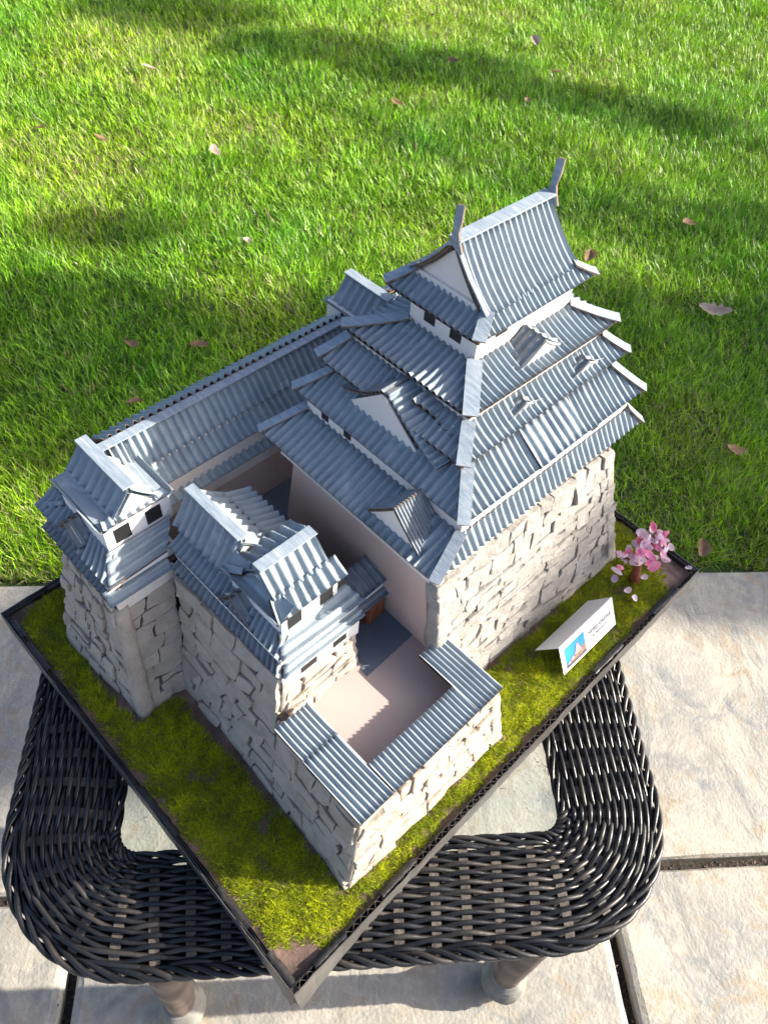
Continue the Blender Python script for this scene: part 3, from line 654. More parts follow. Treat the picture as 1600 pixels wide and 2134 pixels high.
# ============================================================ CORNER TURRET (far left)
def turret_top(root, x0, x1, y0, y1, z0, ze, axis, ridge, zr_, e, seed=1, win=None, mt='tile', mw='whitew', lipm=None):
    """white storey, skirt sheets and a gabled roof on top. e=(x0,x1,y0,y1) eaves"""
    walls(root, x0, x1, y0, y1, z0, ze - .25, m=mw, name='upper_wall')
    ex0, ex1, ey0, ey1 = e; lipm = lipm or mt
    if axis == 'x':     # ridge along u, long single-flute skirts on the -v/+v sides
        a0, a1, c, half = ridge
        core = MB().box((ex0 + .3, ey0 + .5, ze - .1), (ex1 - .3, ey1 - .7, ze + .05)).build(root, 'roof', [mt])
        for sg, ya, yb in ((-1, ey0, c - half + .1), (1, ey1, c + half - .1)):
            f = lambda s, t, ya=ya, yb=yb: np.array([ex0 + (ex1 - ex0) * s, ya + (yb - ya) * t, ze + .3 + .1 * t - .45 * math.sin(PI * min(1, t))])
            sheet(core, f, ex1 - ex0, abs(yb - ya), 1.25, .11, along='t', m=lipm, seed=seed + 3, nt_=14, dent=.06, liner=False, under=lipm)
        sheet(core, quad((ex1, ey0 + .6, ze + .1), (ex1, ey1 - .6, ze + .1), (a1 - .5, ey1 - .9, ze + .5), (a1 - .5, ey0 + .9, ze + .5)), ey1 - ey0 - 1.2, 1.1, 1.1, .15, m=mt, seed=seed + 4)
        gableroof(root, 'x', a0, a1, c, zr_, half, zr_ - ze - .3, 1.25, .17, mt, gin=.08, mg=mw, sag=.1, capw=1.35)
    else:
        a0, a1, c, half = ridge
        core = MB().box((ex0 + .4, ey0 + .4, ze - .1), (ex1 - .5, ey1 - .5, ze + .05)).build(root, 'roof', [mt])
        f = lambda s, t: np.array([ex0 + (ex1 - ex0) * s, ey0 + (a0 + .9 - ey0) * t, ze + .3 + 1.0 * t - .6 * math.sin(PI * min(1, t * 1.2))])
        sheet(core, f, ex1 - ex0, a0 + .9 - ey0, 1.3, .11, along='t', m=lipm, seed=seed + 5, nt_=14, dent=.06, liner=False, under=lipm)
        sheet(core, quad((ex1, ey0 + .2, ze), (ex1, ey1, ze), (c + half - .2, ey1, ze + 1.25), (c + half - .2, ey0 + .9, ze + 1.25), .1), ey1 - ey0, ex1 - c - half, 1.25, .2, m=mt, seed=seed + 6)
        sheet(core, quad((ex0, ey1, ze), (ex0, ey0 + .2, ze), (c - half + .2, ey0 + .9, ze + 1.25), (c - half + .2, ey1, ze + 1.25), .1), ey1 - ey0, c - half - ex0, 1.25, .2, m=mt, seed=seed + 7)
        gableroof(root, 'y', a0, a1, c, zr_, half, zr_ - ze - 1.0, 1.15, .17, mt, gin=.55, mg=mw, sag=.12, capw=1.3)

def card_dormer(parent, face, c, w_, f0, f1, zb, za, period=.8, amp=.12, m='tile_dull', mg='white', along='s', over=.8, rw=None, sag=.5, seed=1, lw=None, gable=True, under='kraft'):
    """gable dormer. face '-v': gable plane y=f0, running back to f1, centred on x=c; face '+u': gable plane x=f0"""
    rw = rw or w_ / 2; lw = lw or w_ / 2
    pt = (lambda k, f, z: (c + k, f, z)) if face == '-v' else (lambda k, f, z: (f, c + k, z))
    d = over if face == '-v' else -over
    b = MB(); b.prism([pt(-w_ / 2 + .2, f0, zb - .3), pt(w_ / 2 - .2, f0, zb - .3), pt(0, f0, za - .35)], (np.array(pt(0, f1, 0)) - np.array(pt(0, f0, 0))) * .04)
    core = b.build(parent, 'dormer', [mg])
    fo = f0 - d
    for sg, wdt in ((-1, lw), (1, rw)):
        zz = zb - .15 - (wdt - w_ / 2) * .25
        f = quad(pt(sg * wdt, fo, zz), pt(sg * wdt, f1, zz), pt(0, f1, za), pt(0, fo, za), sag)
        sheet(core, f, abs(f1 - fo), math.hypot(wdt, za - zb), period, amp, along=along, m=m, seed=seed + sg, nt_=10, name='corrugated_sheet', under=under)
    return core

ct = thing('corner_turret', 'small two storey stone based turret at the left corner, two black square windows', 'turret', K, (14, 11, -.6))
stone_wall(ct, (7.6, 4.4, -.9), (22.6, 5.3, -.9), (18.2, 8.0, 15.7), (9.2, 7.8, 15.7), 9, 2.5, seed=21, hmax=.5, lab=None)
stone_wall(ct, (22.9, 5.6, -.9), (23.2, 11.6, -.9), (19.0, 14.9, 13.9), (18.7, 8.3, 13.9), 8, 2.6, seed=22, hmax=.32, gap=.05)
corner_clay(ct, (22.6, 5.9, -.9), (18.3, 8.5, 14.3), .95, seed=8)
MB().hull8([(7.6,5.5,-.9),(21.5,6.5,-.9),(21.5,17,-.9),(7.6,17,-.9)], [(9,8.8,15.6),(17.6,8.8,15.6),(17.6,17,15.6),(9,17,15.6)]).build(ct, 'core_block', ['gap'])
MB().box((18.35, 8.2, 13.7), (18.95, 15.3, 15.7)).build(ct, 'wall_band', ['white'])
MB().box((9.5, 8.6, 16.2), (17.9, 16.5, 17.9)).build(ct, 'wall', ['white'])
MB().hull8([(17.5,8.2,16.9),(18.2,8.2,16.9),(18.2,15.3,16.9),(17.5,15.3,16.9)], [(17.5,8.2,17.75),(18.1,8.2,17.75),(18.1,15.3,17.75),(17.5,15.3,17.75)]).build(ct, 'wall_band', ['whitew'])
r1 = MB().box((6.2, 8.2, 15.7), (18.3, 16, 15.95)).build(ct, 'roof', ['kraft'])
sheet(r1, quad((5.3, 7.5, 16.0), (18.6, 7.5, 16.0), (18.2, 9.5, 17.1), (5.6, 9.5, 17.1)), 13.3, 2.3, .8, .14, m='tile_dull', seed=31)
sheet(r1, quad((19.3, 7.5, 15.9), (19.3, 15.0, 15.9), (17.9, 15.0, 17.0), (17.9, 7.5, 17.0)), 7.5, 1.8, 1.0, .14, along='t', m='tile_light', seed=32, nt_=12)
r2 = MB().box((4.8, 8.8, 17.85), (17.8, 16, 18.1)).build(ct, 'roof', ['kraft'])
sheet(r2, quad((3.9, 8.1, 18.1), (18.2, 8.0, 18.1), (16.0, 10.6, 19.7), (4.2, 10.6, 19.7), .15), 14, 3.0, .95, .17, m='tile', seed=33)
sheet(r2, quad((18.75, 7.9, 18.0), (18.4, 15.2, 18.0), (15.9, 17.6, 19.7), (15.9, 9.8, 19.7), .2), 7.4, 3.2, 1.05, .17, along='t', m='tile_light', seed=34, nt_=14)
sheet(r2, quad((3.9, 17.5, 18.1), (3.9, 8.1, 18.1), (7, 10, 19.7), (7, 17.5, 19.7), .15), 9, 3.4, .95, .17, m='tile', seed=35)
turret_top(ct, 7.2, 15.75, 10.3, 18.0, 19.2, 22.9, 'x', (6.5, 15.5, 14.25, 2.45), 26.0, (6.3, 15.95, 9.7, 18.6), seed=41, mt='tile_light')
window(ct, 'x', 15.75, 11.3, 13.1, 20.1, 22.15); window(ct, 'x', 15.75, 15.0, 16.8, 20.1, 22.15)
card_dormer(r2, '-v', 10.6, 4.4, 8.9, 10.4, 18.9, 21.2, .8, .1, 'tile_dull', seed=51, over=.5)

# ============================================================ FRONT TURRET with its connecting wing
ft = thing('front_turret', 'two tiered white turret beside the forecourt, stone wing and two black upper windows', 'turret', K, (30, 18, -.6))
stone_wall(ft, (23.3, 11.2, -.9), (40.4, 10.6, -.9), (37.1, 15.1, 15.6), (20.2, 14.9, 15.6), 9, 3.2, seed=61, hmax=.34, gap=.05, skew=.5)
stone_wall(ft, (38.9, 13.6, 8.9), (38.2, 24.0, 8.9), (37.3, 24.6, 13.4), (37.5, 15.3, 13.4), 4, 2.9, seed=62, hmax=.3)
corner_clay(ft, (39.6, 11.6, -.9), (36.7, 15.8, 14.6), .85, seed=9)
corner_clay(ft, (37.6, 23.6, 8.9), (36.7, 24.2, 13.6), .9, seed=10)
MB().hull8([(23.3,12.4,-.9),(39,12.4,-.9),(37.3,24,-.9),(23.3,24,-.9)], [(20.2,15.9,15.5),(36.3,15.9,15.5),(36.3,24.5,15.5),(20.2,24.5,15.5)]).build(ft, 'core_block', ['gap'])
MB().box((36.6, 15.2, 13.3), (37.3, 25.4, 15.9)).build(ft, 'wall_band', ['whitew'])
for (ya, yb) in ((17.5, 19.6), (21.8, 23.6)): window(ft, 'x', 37.3, ya, yb, 14.3, 15.4)
MB().box((18.5, 15.1, 15.62), (36.9, 15.35, 15.95)).build(ft, 'wall_band', ['white'])
r3 = MB().box((19.6, 15.3, 15.95), (36.9, 25.4, 16.1)).build(ft, 'roof', ['kraft'])
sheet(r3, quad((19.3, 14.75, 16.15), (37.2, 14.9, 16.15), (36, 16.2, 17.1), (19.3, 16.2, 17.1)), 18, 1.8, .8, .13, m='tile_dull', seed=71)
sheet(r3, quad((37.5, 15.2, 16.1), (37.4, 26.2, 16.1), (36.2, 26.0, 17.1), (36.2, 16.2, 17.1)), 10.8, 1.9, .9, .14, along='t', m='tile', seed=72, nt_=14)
MB().box((19.0, 15.75, 17.0), (36.5, 26.0, 17.85)).build(ft, 'wall', ['whitew'])
r4 = MB().box((19, 15.9, 17.85), (36, 26.4, 18.0)).build(ft, 'roof', ['kraft'])
sheet(r4, quad((18.2, 15.45, 18.15), (36.3, 15.5, 18.15), (34.9, 18.4, 20.0), (18.2, 18.4, 20.0), .15), 18, 3.4, .8, .15, m='tile', seed=73)
sheet(r4, quad((36.75, 15.6, 18.05), (36.9, 26.6, 18.05), (34.8, 25.6, 19.6), (34.8, 16.9, 19.6), .1), 11, 2.6, 1.1, .17, along='t', m='tile', seed=74, nt_=16)
sheet(r4, quad((27, 27.0, 18.6), (17.5, 27.0, 18.6), (17.5, 23.2, 20.25), (27, 23.2, 20.25), .1), 9.5, 4.2, .95, .17, m='tile_light', seed=75)
gableroof(ft, 'x', 17.6, 26.5, 19.5, 24.0, 2.6, 3.7, 1.05, .17, 'tile_light', gin=.4, mg='white', half2=3.9, capw=1.15, sag=.15)
turret_top(ft, 27.2, 35.05, 17.2, 24.3, 19.2, 21.9, 'y', (17.7, 24.6, 31.1, 2.35), 25.4, (26.3, 35.3, 16.4, 25.6), seed=81, mt='tile', lipm='tile')
window(ft, 'x', 35.05, 17.9, 19.6, 19.6, 21.55); window(ft, 'x', 35.05, 22.0, 23.7, 19.6, 21.55)
card_dormer(r4, '-v', 28.9, 5.0, 16.2, 17.6, 18.5, 20.7, .8, .1, 'tile_dull', seed=91, over=.6, rw=3.4)

# ============================================================ SMALL GATEHOUSE
gh = thing('gatehouse', 'tiny gatehouse with brown wooden doors at the end of the blue path', 'gatehouse', K, (34.5, 29, 9.0))
MB().box((32.6, 26.2, 13.2), (34.9, 31.4, 15.2)).build(gh, 'wall', ['whitew'])
dw = MB().box((33.4, 28.5, 9.1), (35.5, 31.0, 12.3)).build(gh, 'wooden_gate', ['wood'])
MB().box((35.5, 28.7, 9.15), (35.62, 29.85, 12.3)).build(dw, 'door_leaf', ['wood']); MB().box((35.5, 29.95, 9.15), (35.62, 31.1, 12.3)).build(dw, 'door_leaf', ['wood'])
MB().box((33.4, 26.2, 12.3), (35.3, 31.3, 13.0)).build(gh, 'wall_band', ['whitew'])
rg = MB().box((32.2, 26.8, 15.1), (35.0, 31.6, 15.25)).build(gh, 'roof', ['kraft'])
sheet(rg, quad((35.6, 27.0, 15.4), (35.4, 31.7, 15.4), (32.0, 31.7, 16.6), (32.2, 27.0, 16.6)), 4.8, 3.6, .95, .15, m='tile_dull', seed=95)
sheet(rg, quad((35.9, 26.2, 13.0), (35.8, 31.5, 13.0), (34.9, 31.5, 13.6), (34.9, 26.2, 13.6)), 5.4, 1.1, .7, .1, along='t', m='tile_dull', seed=96)

# ============================================================ LONG GALLERY (left) and BACK TURRET
ga = thing('long_gallery', 'long low gallery with blue grey corrugated roof running along the far side', 'gallery', K, (9, 38, -.6))
MB().box((7.5, 17.5, -.9), (12.5, 62, 15.4)).build(ga, 'tan_wall', ['tan'])
MB().box((4.6, 16.5, 17.2), (12.0, 62, 20.0)).build(ga, 'wall', ['white'])
MB().box((5.0, 17, 15.4), (12.75, 62, 17.1)).build(ga, 'wall_band', ['white'])
rr = MB().box((11, 17, 17.5), (12.3, 62, 17.6)).build(ga, 'roof', ['kraft'])
sheet(rr, quad((13.1, 17.5, 17.35), (13.1, 62, 17.35), (11.8, 62, 18.2), (11.8, 17.5, 18.2)), 44, 1.5, .97, .15, m='tile', seed=101)
rr = MB().prism([(4.2, 16.4, 20.4), (11.9, 16.4, 19.4), (7.6, 16.4, 24.0)], (0, 45.2, 0)).build(ga, 'roof', ['white'])
sheet(rr, quad((12.35, 18.5, 20.1), (12.15, 61, 20.1), (9.6, 61, 21.9), (9.6, 18.5, 21.9)), 42.5, 3.4, .97, .16, m='tile', seed=102)
sheet(rr, quad((10.3, 18.4, 21.95), (10.1, 61, 21.95), (7.7, 61, 24.9), (7.7, 18.4, 24.9), .05), 42.6, 3.9, .97, .17, m='tile', seed=103)
sheet(rr, quad((3.0, 61, 22.2), (3.0, 16.0, 22.2), (7.35, 16.0, 25.55), (7.35, 61, 25.55), .1), 45, 5.5, 1.0, .19, m='tile_light', seed=104)
for k, (xx0, yy0) in enumerate(((8.2, 15.9), (9.4, 16.6))):
    sheet(rr, quad((12.6 - k * .3, yy0, 20.6), (12.6 - k * .3, yy0 + 1.6, 20.4), (7.9, yy0 + 2.0, 24.7), (7.9, yy0 + .2, 24.7), .2), 2.0, 6, 1.0, .18, m='tile_light', seed=105 + k)
strip(rr, [(7.95, 15.2, 25.2), (7.95, 30, 25.05), (7.95, 46, 25.1), (7.95, 56, 25.05)], 1.15, .2, name='ridge_cap', side_m='cap')

bt = thing('back_turret', 'small white turret with ridged roof at the far end of the gallery', 'turret', K, (8.5, 53.5, 20))
walls(bt, 4.2, 12.6, 50.3, 57.0, 20, 25.9, m='white', name='upper_wall')
MB().box((3.2, 49.0, -.9), (13, 58.5, 20)).build(bt, 'core_block', ['gap'])
turret_top(bt, 4.4, 12.4, 50.4, 56.9, 23, 25.6, 'x', (4.8, 12.6, 53.2, 2.4), 28.8, (3.4, 13, 49.8, 57.4), seed=111, mt='tile_light')

# ============================================================ KEEP
kp = thing('castle_keep', 'tall five roofed main castle keep on a pale battered stone base', 'castle', K, (29, 48, -.6), rot=math.radians(-0.8))
stone_wall(kp, (45.4, 31.2, -.9), (46.6, 66.6, -.9), (42.7, 59.9, 22.6), (42.5, 30.8, 22.6), 13, 2.9, mats='stone2', seed=131, hmax=.42, skew=.5, gap=.07)
corner_clay(kp, (45.0, 32.0, -.9), (42.0, 31.6, 22.4), 1.0, 'stone2', seed=14)
corner_clay(kp, (46.0, 65.6, -.9), (42.3, 59.3, 22.4), .9, 'stone2', seed=15)
stone_wall(kp, (46.6, 66.6, -.9), (22, 66.6, -.9), (22, 60.2, 22.6), (42.7, 59.9, 22.6), 9, 5.0, mats='stone2', seed=132)
MB().hull8([(21,34,-.9),(44.6,34,-.9),(45,65,-.9),(21,65,-.9)], [(21,32.6,22.5),(41.4,32.6,22.5),(41.4,59.5,22.5),(21,59.5,22.5)]).build(kp, 'core_block', ['gap'])
MB().hull8([(16.9,31.9,5),(42.6,31.9,5),(42.6,32.6,5),(16.9,32.6,5)], [(20.3,31.2,22.0),(42.0,31.2,22.0),(42.0,32.6,22.0),(20.3,32.6,22.0)]).build(kp, 'retaining_wall', ['tan'])
MB().hull8([(16.3,32.6,5),(16.9,32.6,5),(16.9,60,5),(16.3,60,5)], [(19.8,32.6,22.0),(20.3,32.6,22.0),(20.3,60,22.0),(19.8,60,22.0)]).build(kp, 'retaining_wall', ['tan'])
MB().box((18.6, 30.75, 22.1), (42.3, 60.0, 23.55)).build(kp, 'wall_band', ['white'])
tiers = [((15.9, 42.9, 30.0, 64.8), 24.0, (18.1, 41.4, 35.0, 62.9), 26.2),
         ((16.3, 41.7, 34.6, 65.0), 27.9, (19.2, 37.9, 38.8, 62.4), 30.6),
         ((17.0, 38.4, 37.35, 64.8), 31.4, (18.4, 35.6, 40.85, 62.6), 33.2),
         ((17.75, 36.05, 40.3, 64.5), 34.4, (22.5, 31.8, 45.25, 60.6), 35.95),
         ((19.25, 32.3, 44.65, 63.5), 38.7, (20.9, 30.7, 47.4, 61.0), 40.1)]
wl = [((18.2, 41.3, 35.0, 62.8), 25.4, 27.6), ((19.4, 37.8, 38.9, 62.3), 29.8, 31.2), ((18.5, 35.55, 40.9, 62.5), 32.6, 34.05), ((22.6, 31.75, 45.25, 60.5), 35.2, 38.5)]
roofs = []
for i, (e, ze, tp, zt) in enumerate(tiers):
    roofs.append(hiproof(kp, e, ze, tp, zt, period=[.97, .97, .93, .9, .86][i], amp=.15, lift=[.06, .08, .1, .12, .12][i], sag=[.08, .14, .14, .2, .1][i], capw=[1.2, 1.3, 1.4, 1.6, 1.4][i], m='tile'))
for k, ((a0, a1, b0, b1), z0, z1) in enumerate(wl): walls(kp, a0, a1, b0, b1, z0, z1, name='wall')
# windows
for xa in (20.6, 24.2, ): window(kp, 'y', 35.0, xa, xa + 1.1, 26.5, 27.4)
for xa in (24.6, 28.2): window(kp, 'y', 45.25, xa, xa + 1.5, 36.9, 38.2)
window(kp, 'x', 41.3, 56.0, 57.2, 26.7, 27.4); window(kp, 'x', 31.75, 48.0, 49.8, 37.6, 38.4)
# top gabled roof
rk = MB(); rk.prism([(20.9, 47.4, 39.9), (30.5, 47.4, 39.9), (25.75, 47.4, 44.7)], (0, .2, 0)); rk = rk.build(kp, 'roof', ['white']); MB().prism([(20.9, 60.6, 39.9), (30.5, 60.6, 39.9), (25.75, 60.6, 44.7)], (0, .2, 0)).build(rk, 'gable_panel', ['white'])
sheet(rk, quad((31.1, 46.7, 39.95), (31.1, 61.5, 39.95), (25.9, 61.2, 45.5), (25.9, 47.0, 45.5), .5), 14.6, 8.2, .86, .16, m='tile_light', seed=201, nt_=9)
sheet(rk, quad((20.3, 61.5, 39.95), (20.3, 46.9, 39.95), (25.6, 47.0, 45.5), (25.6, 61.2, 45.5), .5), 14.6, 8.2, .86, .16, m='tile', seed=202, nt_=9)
strip(rk, [(25.75, 46.9, 45.8), (25.75, 61.3, 45.8)], 1.5, .22, name='ridge_cap', side_m='cap')
strip(rk, [(31.0, 46.9, 40.25), (28.2, 46.9, 42.9), (25.9, 46.95, 45.6)], .5, .22, side=(0, 1, 0), name='gable_edge', m='cap', side_m='cap')
strip(rk, [(20.4, 46.9, 40.3), (23.2, 46.9, 42.9), (25.6, 46.95, 45.6)], .5, .22, side=(0, 1, 0), name='gable_edge', m='cap', side_m='cap')
MB().box((20.9, 47.1, 39.7), (30.6, 47.5, 40.5)).build(rk, 'gable_sill', ['white'])
# ridge-end fish finials cut from card
for yf, lean in ((46.8, .05), (61.35, .1)):
    P_ = [(24.9, 44.9), (25.3, 45.8), (25.45, 46.6), (25.35, 47.8), (25.4, 49.2), (26.25, 49.4), (26.3, 47.8), (26.15, 46.7), (26.5, 45.8), (27.0, 44.9), (26.3, 44.9), (25.7, 45.3)]
    MB().prism([(x, yf + (z - 46) * lean, z) for x, z in P_], (0, .24, 0), 0, 1).build(kp, 'finial', ['cap', 'kraft'])
# dormers
d = MB().prism([(22.9, 37.0, 28.8), (33.2, 37.0, 28.8), (33.2, 37.0, 29.1), (27.9, 37.0, 33.25), (27.3, 37.0, 33.25), (22.9, 37.0, 29.5)], (0, .15, 0)).build(roofs[1], 'dormer', ['white'])
sheet(d, quad((21.4, 37.1, 30.3), (22.6, 40.2, 31.9), (27.4, 41.5, 33.6), (27.4, 37.2, 33.7), .45), 4.4, 7.2, .62, .13, along='t', m='tile_dull', seed=212, nt_=10)
sheet(d, quad((35.9, 36.5, 29.7), (37.2, 39.4, 31.5), (27.7, 41.5, 33.6), (27.7, 37.2, 33.7), .25), 4.4, 9.2, .8, .14, along='t', m='tile', seed=213, nt_=12)
f = lambda s_, t: np.array([30.0 + 6.9 * s_, 38.6 + .9 * s_ + (2.3 - .4 * s_) * t + .35 * math.sin(5 * s_), 33.5 - 1.75 * s_ - .3 * math.sin(PI * s_) + (.1 + .1 * t)])
sheet(d, f, 6.9, 2.3, .85, .15, m='tile', seed=216, name='overlay_sheet')
card_dormer(roofs[0], '-v', 35.9, 7.2, 31.2, 34.8, 24.7, 28.2, .42, .07, 'tile_dull', over=.25, sag=.1, seed=221, lw=3.9, rw=3.9)
card_dormer(roofs[2], '+u', 47.8, 7.6, 37.2, 34.6, 31.7, 33.15, .9, .1, 'tile_dull', over=.15, sag=.25, under='tile_dull', seed=231)
card_dormer(roofs[2], '+u', 58.0, 8.2, 37.4, 35.0, 31.7, 33.2, .9, .1, 'tile_dull', over=.15, sag=.25, under='tile_dull', seed=236)
card_dormer(roofs[3], '+u', 52.6, 8.6, 34.7, 31.8, 34.7, 37.1, .9, .1, 'tile_dull', over=.15, sag=.3, under='tile_dull', seed=241)
f = lambda s, t: np.array([41.9 - 4.0 * t, 46.2 + 7.6 * s, 27.9 + 2.75 * t + .15 * math.sin(PI * s) * (1 - .4 * t) + .1 + .55 * s * (1 - .5 * t)])
sheet(roofs[1], f, 7.6, 4.8, 1.05, .12, m='tile', seed=251, name='overlay_sheet')

# ============================================================ NAME CARD, CHERRY TREE, PETALS
nc = thing('name_card', 'folded white paper name card with castle photo standing on the moss', 'card', K, (51.6, 51, -.3))
A0, B0 = np.array([53.4, 45.7, .2]), np.array([53.5, 56.7, .2]); A1, B1 = np.array([51.45, 45.6, 4.3]), np.array([51.5, 56.6, 4.3]); A2, B2 = np.array([48.9, 45.6, .5]), np.array([49.0, 56.6, .5])
b = MB(); n_ = nrm(np.cross(B0 - A0, A1 - A0)) * .05
b.hull8([A0, B0, B1, A1], [A0 + n_, B0 + n_, B1 + n_, A1 + n_]); b.build(nc, 'front_panel', ['card'])
n2 = nrm(np.cross(B1 - A1, A2 - A1)) * .05; MB().hull8([A1, B1, B2, A2], [A1 + n2, B1 + n2, B2 + n2, A2 + n2]).build(nc, 'back_panel', ['card'])
nn_ = n_ / .05; nn_ = nn_ if nn_[0] > 0 else -nn_
ex = nrm(B0 - A0); ey = nrm(A1 - A0); Wc, Hc = np.linalg.norm(B0 - A0), np.linalg.norm(A1 - A0)
def cp(u, v, h): return A0 + ex * u + ey * v + nn_ * h
def cpoly(pts, h, m, name):
    part(nc, name, [cp(u, v, h) for u, v in pts], [tuple(range(len(pts)))], [m])
cpoly([(.75, .45), (4.7, .45), (4.7, 3.75), (.75, 3.75)], .075, 'picsky', 'picture')
cpoly([(.75, .45), (4.7, .45), (4.7, 1.9), (3.6, 1.95), (2.3, 1.5), (.75, 1.1)], .09, 'pichill', 'picture_hill')
cpoly([(.75, .45), (4.7, .45), (4.7, .85), (2.5, .8), (.75, .95)], .105, 'picdark', 'picture_trees')
twm = MB(); tws = MB()
for cxx, w0, v0, nlev, dh in ((3.15, 1.35, 1.6, 5, .30), (2.0, .75, 1.25, 2, .24), (1.25, .6, .95, 2, .2)):
    for k in range(nlev):
        ww = w0 * (1 - k / (nlev + 1.2)); v = v0 + k * dh
        twm.add([cp(cxx - ww/2, v, .12), cp(cxx + ww/2, v, .12), cp(cxx + ww/2 - .04, v + dh * .62, .12), cp(cxx - ww/2 + .04, v + dh * .62, .12)], [(0,1,2,3)], 0)
        twm.add([cp(cxx - ww/2 - .12, v + dh * .58, .125), cp(cxx + ww/2 + .12, v + dh * .58, .125), cp(cxx + ww/2 - .12, v + dh, .125), cp(cxx - ww/2 + .12, v + dh, .125)], [(0,1,2,3)], 1)
twm.build(nc, 'picture_tower', ['pictower', 'picdark'])
def text_part(parent, txt, u, v, size, name):
    cu = bpy.data.curves.new(name, 'FONT'); cu.body = txt; cu.size = size * CM; cu.align_x = 'CENTER'; cu.extrude = 0.00004
    to = bpy.data.objects.new('tmp_text', cu); COL.objects.link(to); dg = bpy.context.evaluated_depsgraph_get()
    me = bpy.data.meshes.new_from_object(to.evaluated_get(dg)); bpy.data.objects.remove(to)
    me.materials.clear(); me.materials.append(M['ink'])
    r_ = root_of(parent); o0 = np.array([r_['ox'], r_['oy'], r_['oz']]); p0 = (cp(u, v, .085) - o0) * CM
    me.transform(Matrix(((ex[0], ey[0], nn_[0], p0[0]), (ex[1], ey[1], nn_[1], p0[1]), (ex[2], ey[2], nn_[2], p0[2]), (0, 0, 0, 1))))
    o = bpy.data.objects.new(name, me); COL.objects.link(o); o.parent = parent
text_part(nc, 'HIMEJI CASTLE', 7.85, 2.4, .74, 'title_lettering'); text_part(nc, 'By: Bennett Lin', 7.75, 1.6, .5, 'byline_lettering')

ch = thing('cherry_tree', 'miniature cherry tree with curled pink and white paper petals', 'tree', K, (51.0, 64.8, -.5))
def tube_mesh(pts, rad, k=8, jit=0.0, seed=1):
    r = np.random.default_rng(seed); P_ = [np.array(p, float) for p in pts]; V = []; n = len(P_); u = None
    for i, p in enumerate(P_):
        t = nrm(P_[min(i + 1, n - 1)] - P_[max(i - 1, 0)])
        if u is None: u = nrm(np.cross(t, (0.3, .1, 1)) if abs(t[2]) < .9 else np.cross(t, (1, 0, 0)))
        u = nrm(u - t * np.dot(u, t)); v = np.cross(t, u); rr_ = rad[i] if hasattr(rad, '__len__') else rad
        for j in range(k):
            a = 2 * PI * j / k; V.append(p + (u * math.cos(a) + v * math.sin(a)) * rr_ * (1 + r.normal(0, jit)))
    Fc = [(i * k + j, i * k + (j + 1) % k, (i + 1) * k + (j + 1) % k, (i + 1) * k + j) for i in range(n - 1) for j in range(k)]
    Fc += [tuple(range(k))[::-1], tuple(range((n - 1) * k, n * k))]
    return V, Fc
V, Fc = tube_mesh([(51, 64.8, -.6), (50.9, 64.8, .9), (50.6, 65.0, 2.2), (50.3, 65.2, 3.4), (50.2, 65.1, 4.1)], [.8, .66, .56, .45, .3], 12, .09, 3)
part(ch, 'trunk', V, Fc, ['bark'], None, True)
CQ = lambda p: tuple(np.array([50.2, 64.9, 4.3]) + (np.array(p) - np.array([50.8, 65.4, 4.3])) * (.72, .74, .8))
br_ = [[(50.3, 65.2, 3.2), (51.6, 67.6, 4.6), (52.3, 70.4, 5.2)], [(50.3, 65.1, 3.4), (50.2, 63.3, 4.8), (49.4, 61.8, 5.3)], [(50.3, 65.2, 3.3), (52.0, 65.6, 4.6), (53.6, 66.4, 4.8)],
       [(50.2, 65.1, 3.6), (49.4, 66.3, 5.2), (49.0, 67.3, 6.2)], [(51.6, 67.6, 4.6), (50.4, 69.4, 6.2), (50.2, 70.6, 6.6)], [(50.3, 65.1, 3.5), (51.2, 64.2, 5.0), (51.8, 63.8, 5.4)]]
for k, p in enumerate(br_):
    V, Fc = tube_mesh([p[0], CQ(p[1]), CQ(p[2])], [.32, .18, .09], 7, .08, k); part(ch, 'branch', V, Fc, ['bark'], None, True)
rp = np.random.default_rng(77)
def petal(parent, c, nd, ln, wd, m, seed, curl=.4, name='petal'):
    r = np.random.default_rng(seed); nd = nrm(nd); u = nrm(np.cross(nd, r.normal(size=3))); v = np.cross(nd, u); V = []; n = 6
    for i in range(n + 1):
        t = i / n; ww = wd * math.sin(PI * (0.12 + .8 * t)) ** .8
        for s in (-1, -.33, .33, 1):
            V.append(np.array(c) + u * (t - .5) * ln + v * s * ww / 2 + nd * (curl * ((t - .5) ** 2 * 3 + .35 * s * s)) * wd)
    return part(parent, name, V, [(4*i+j, 4*i+j+1, 4*i+j+5, 4*i+j+4) for i in range(n) for j in range(3)], [m], None, True)
cl = [((49.4, 61.4, 5.4), 9), ((50.3, 64.0, 5.3), 9), ((50.6, 66.0, 6.0), 10), ((52.4, 70.2, 5.6), 9), ((50.2, 70.0, 6.9), 8), ((53.7, 66.6, 5.0), 9), ((51.8, 64.0, 4.8), 6), ((51.6, 67.8, 5.4), 8), ((49.2, 67.2, 6.5), 5)]
for k, (c, n) in enumerate(cl):
    n = int(n * .8)
    for j in range(n):
        p = np.array(CQ(c)) + rp.normal(0, 1, 3) * (.62, .72, .42)
        petal(ch, p, rp.normal(0, .9, 3) + np.array([.2, -.3, 1.1]), rp.uniform(1.1, 1.8), rp.uniform(.75, 1.15), rp.choice(['pinkA', 'pinkA', 'pinkB', 'pinkC', 'pinkB', 'pinkB']), 300 + k * 20 + j, curl=rp.uniform(.2, .8))
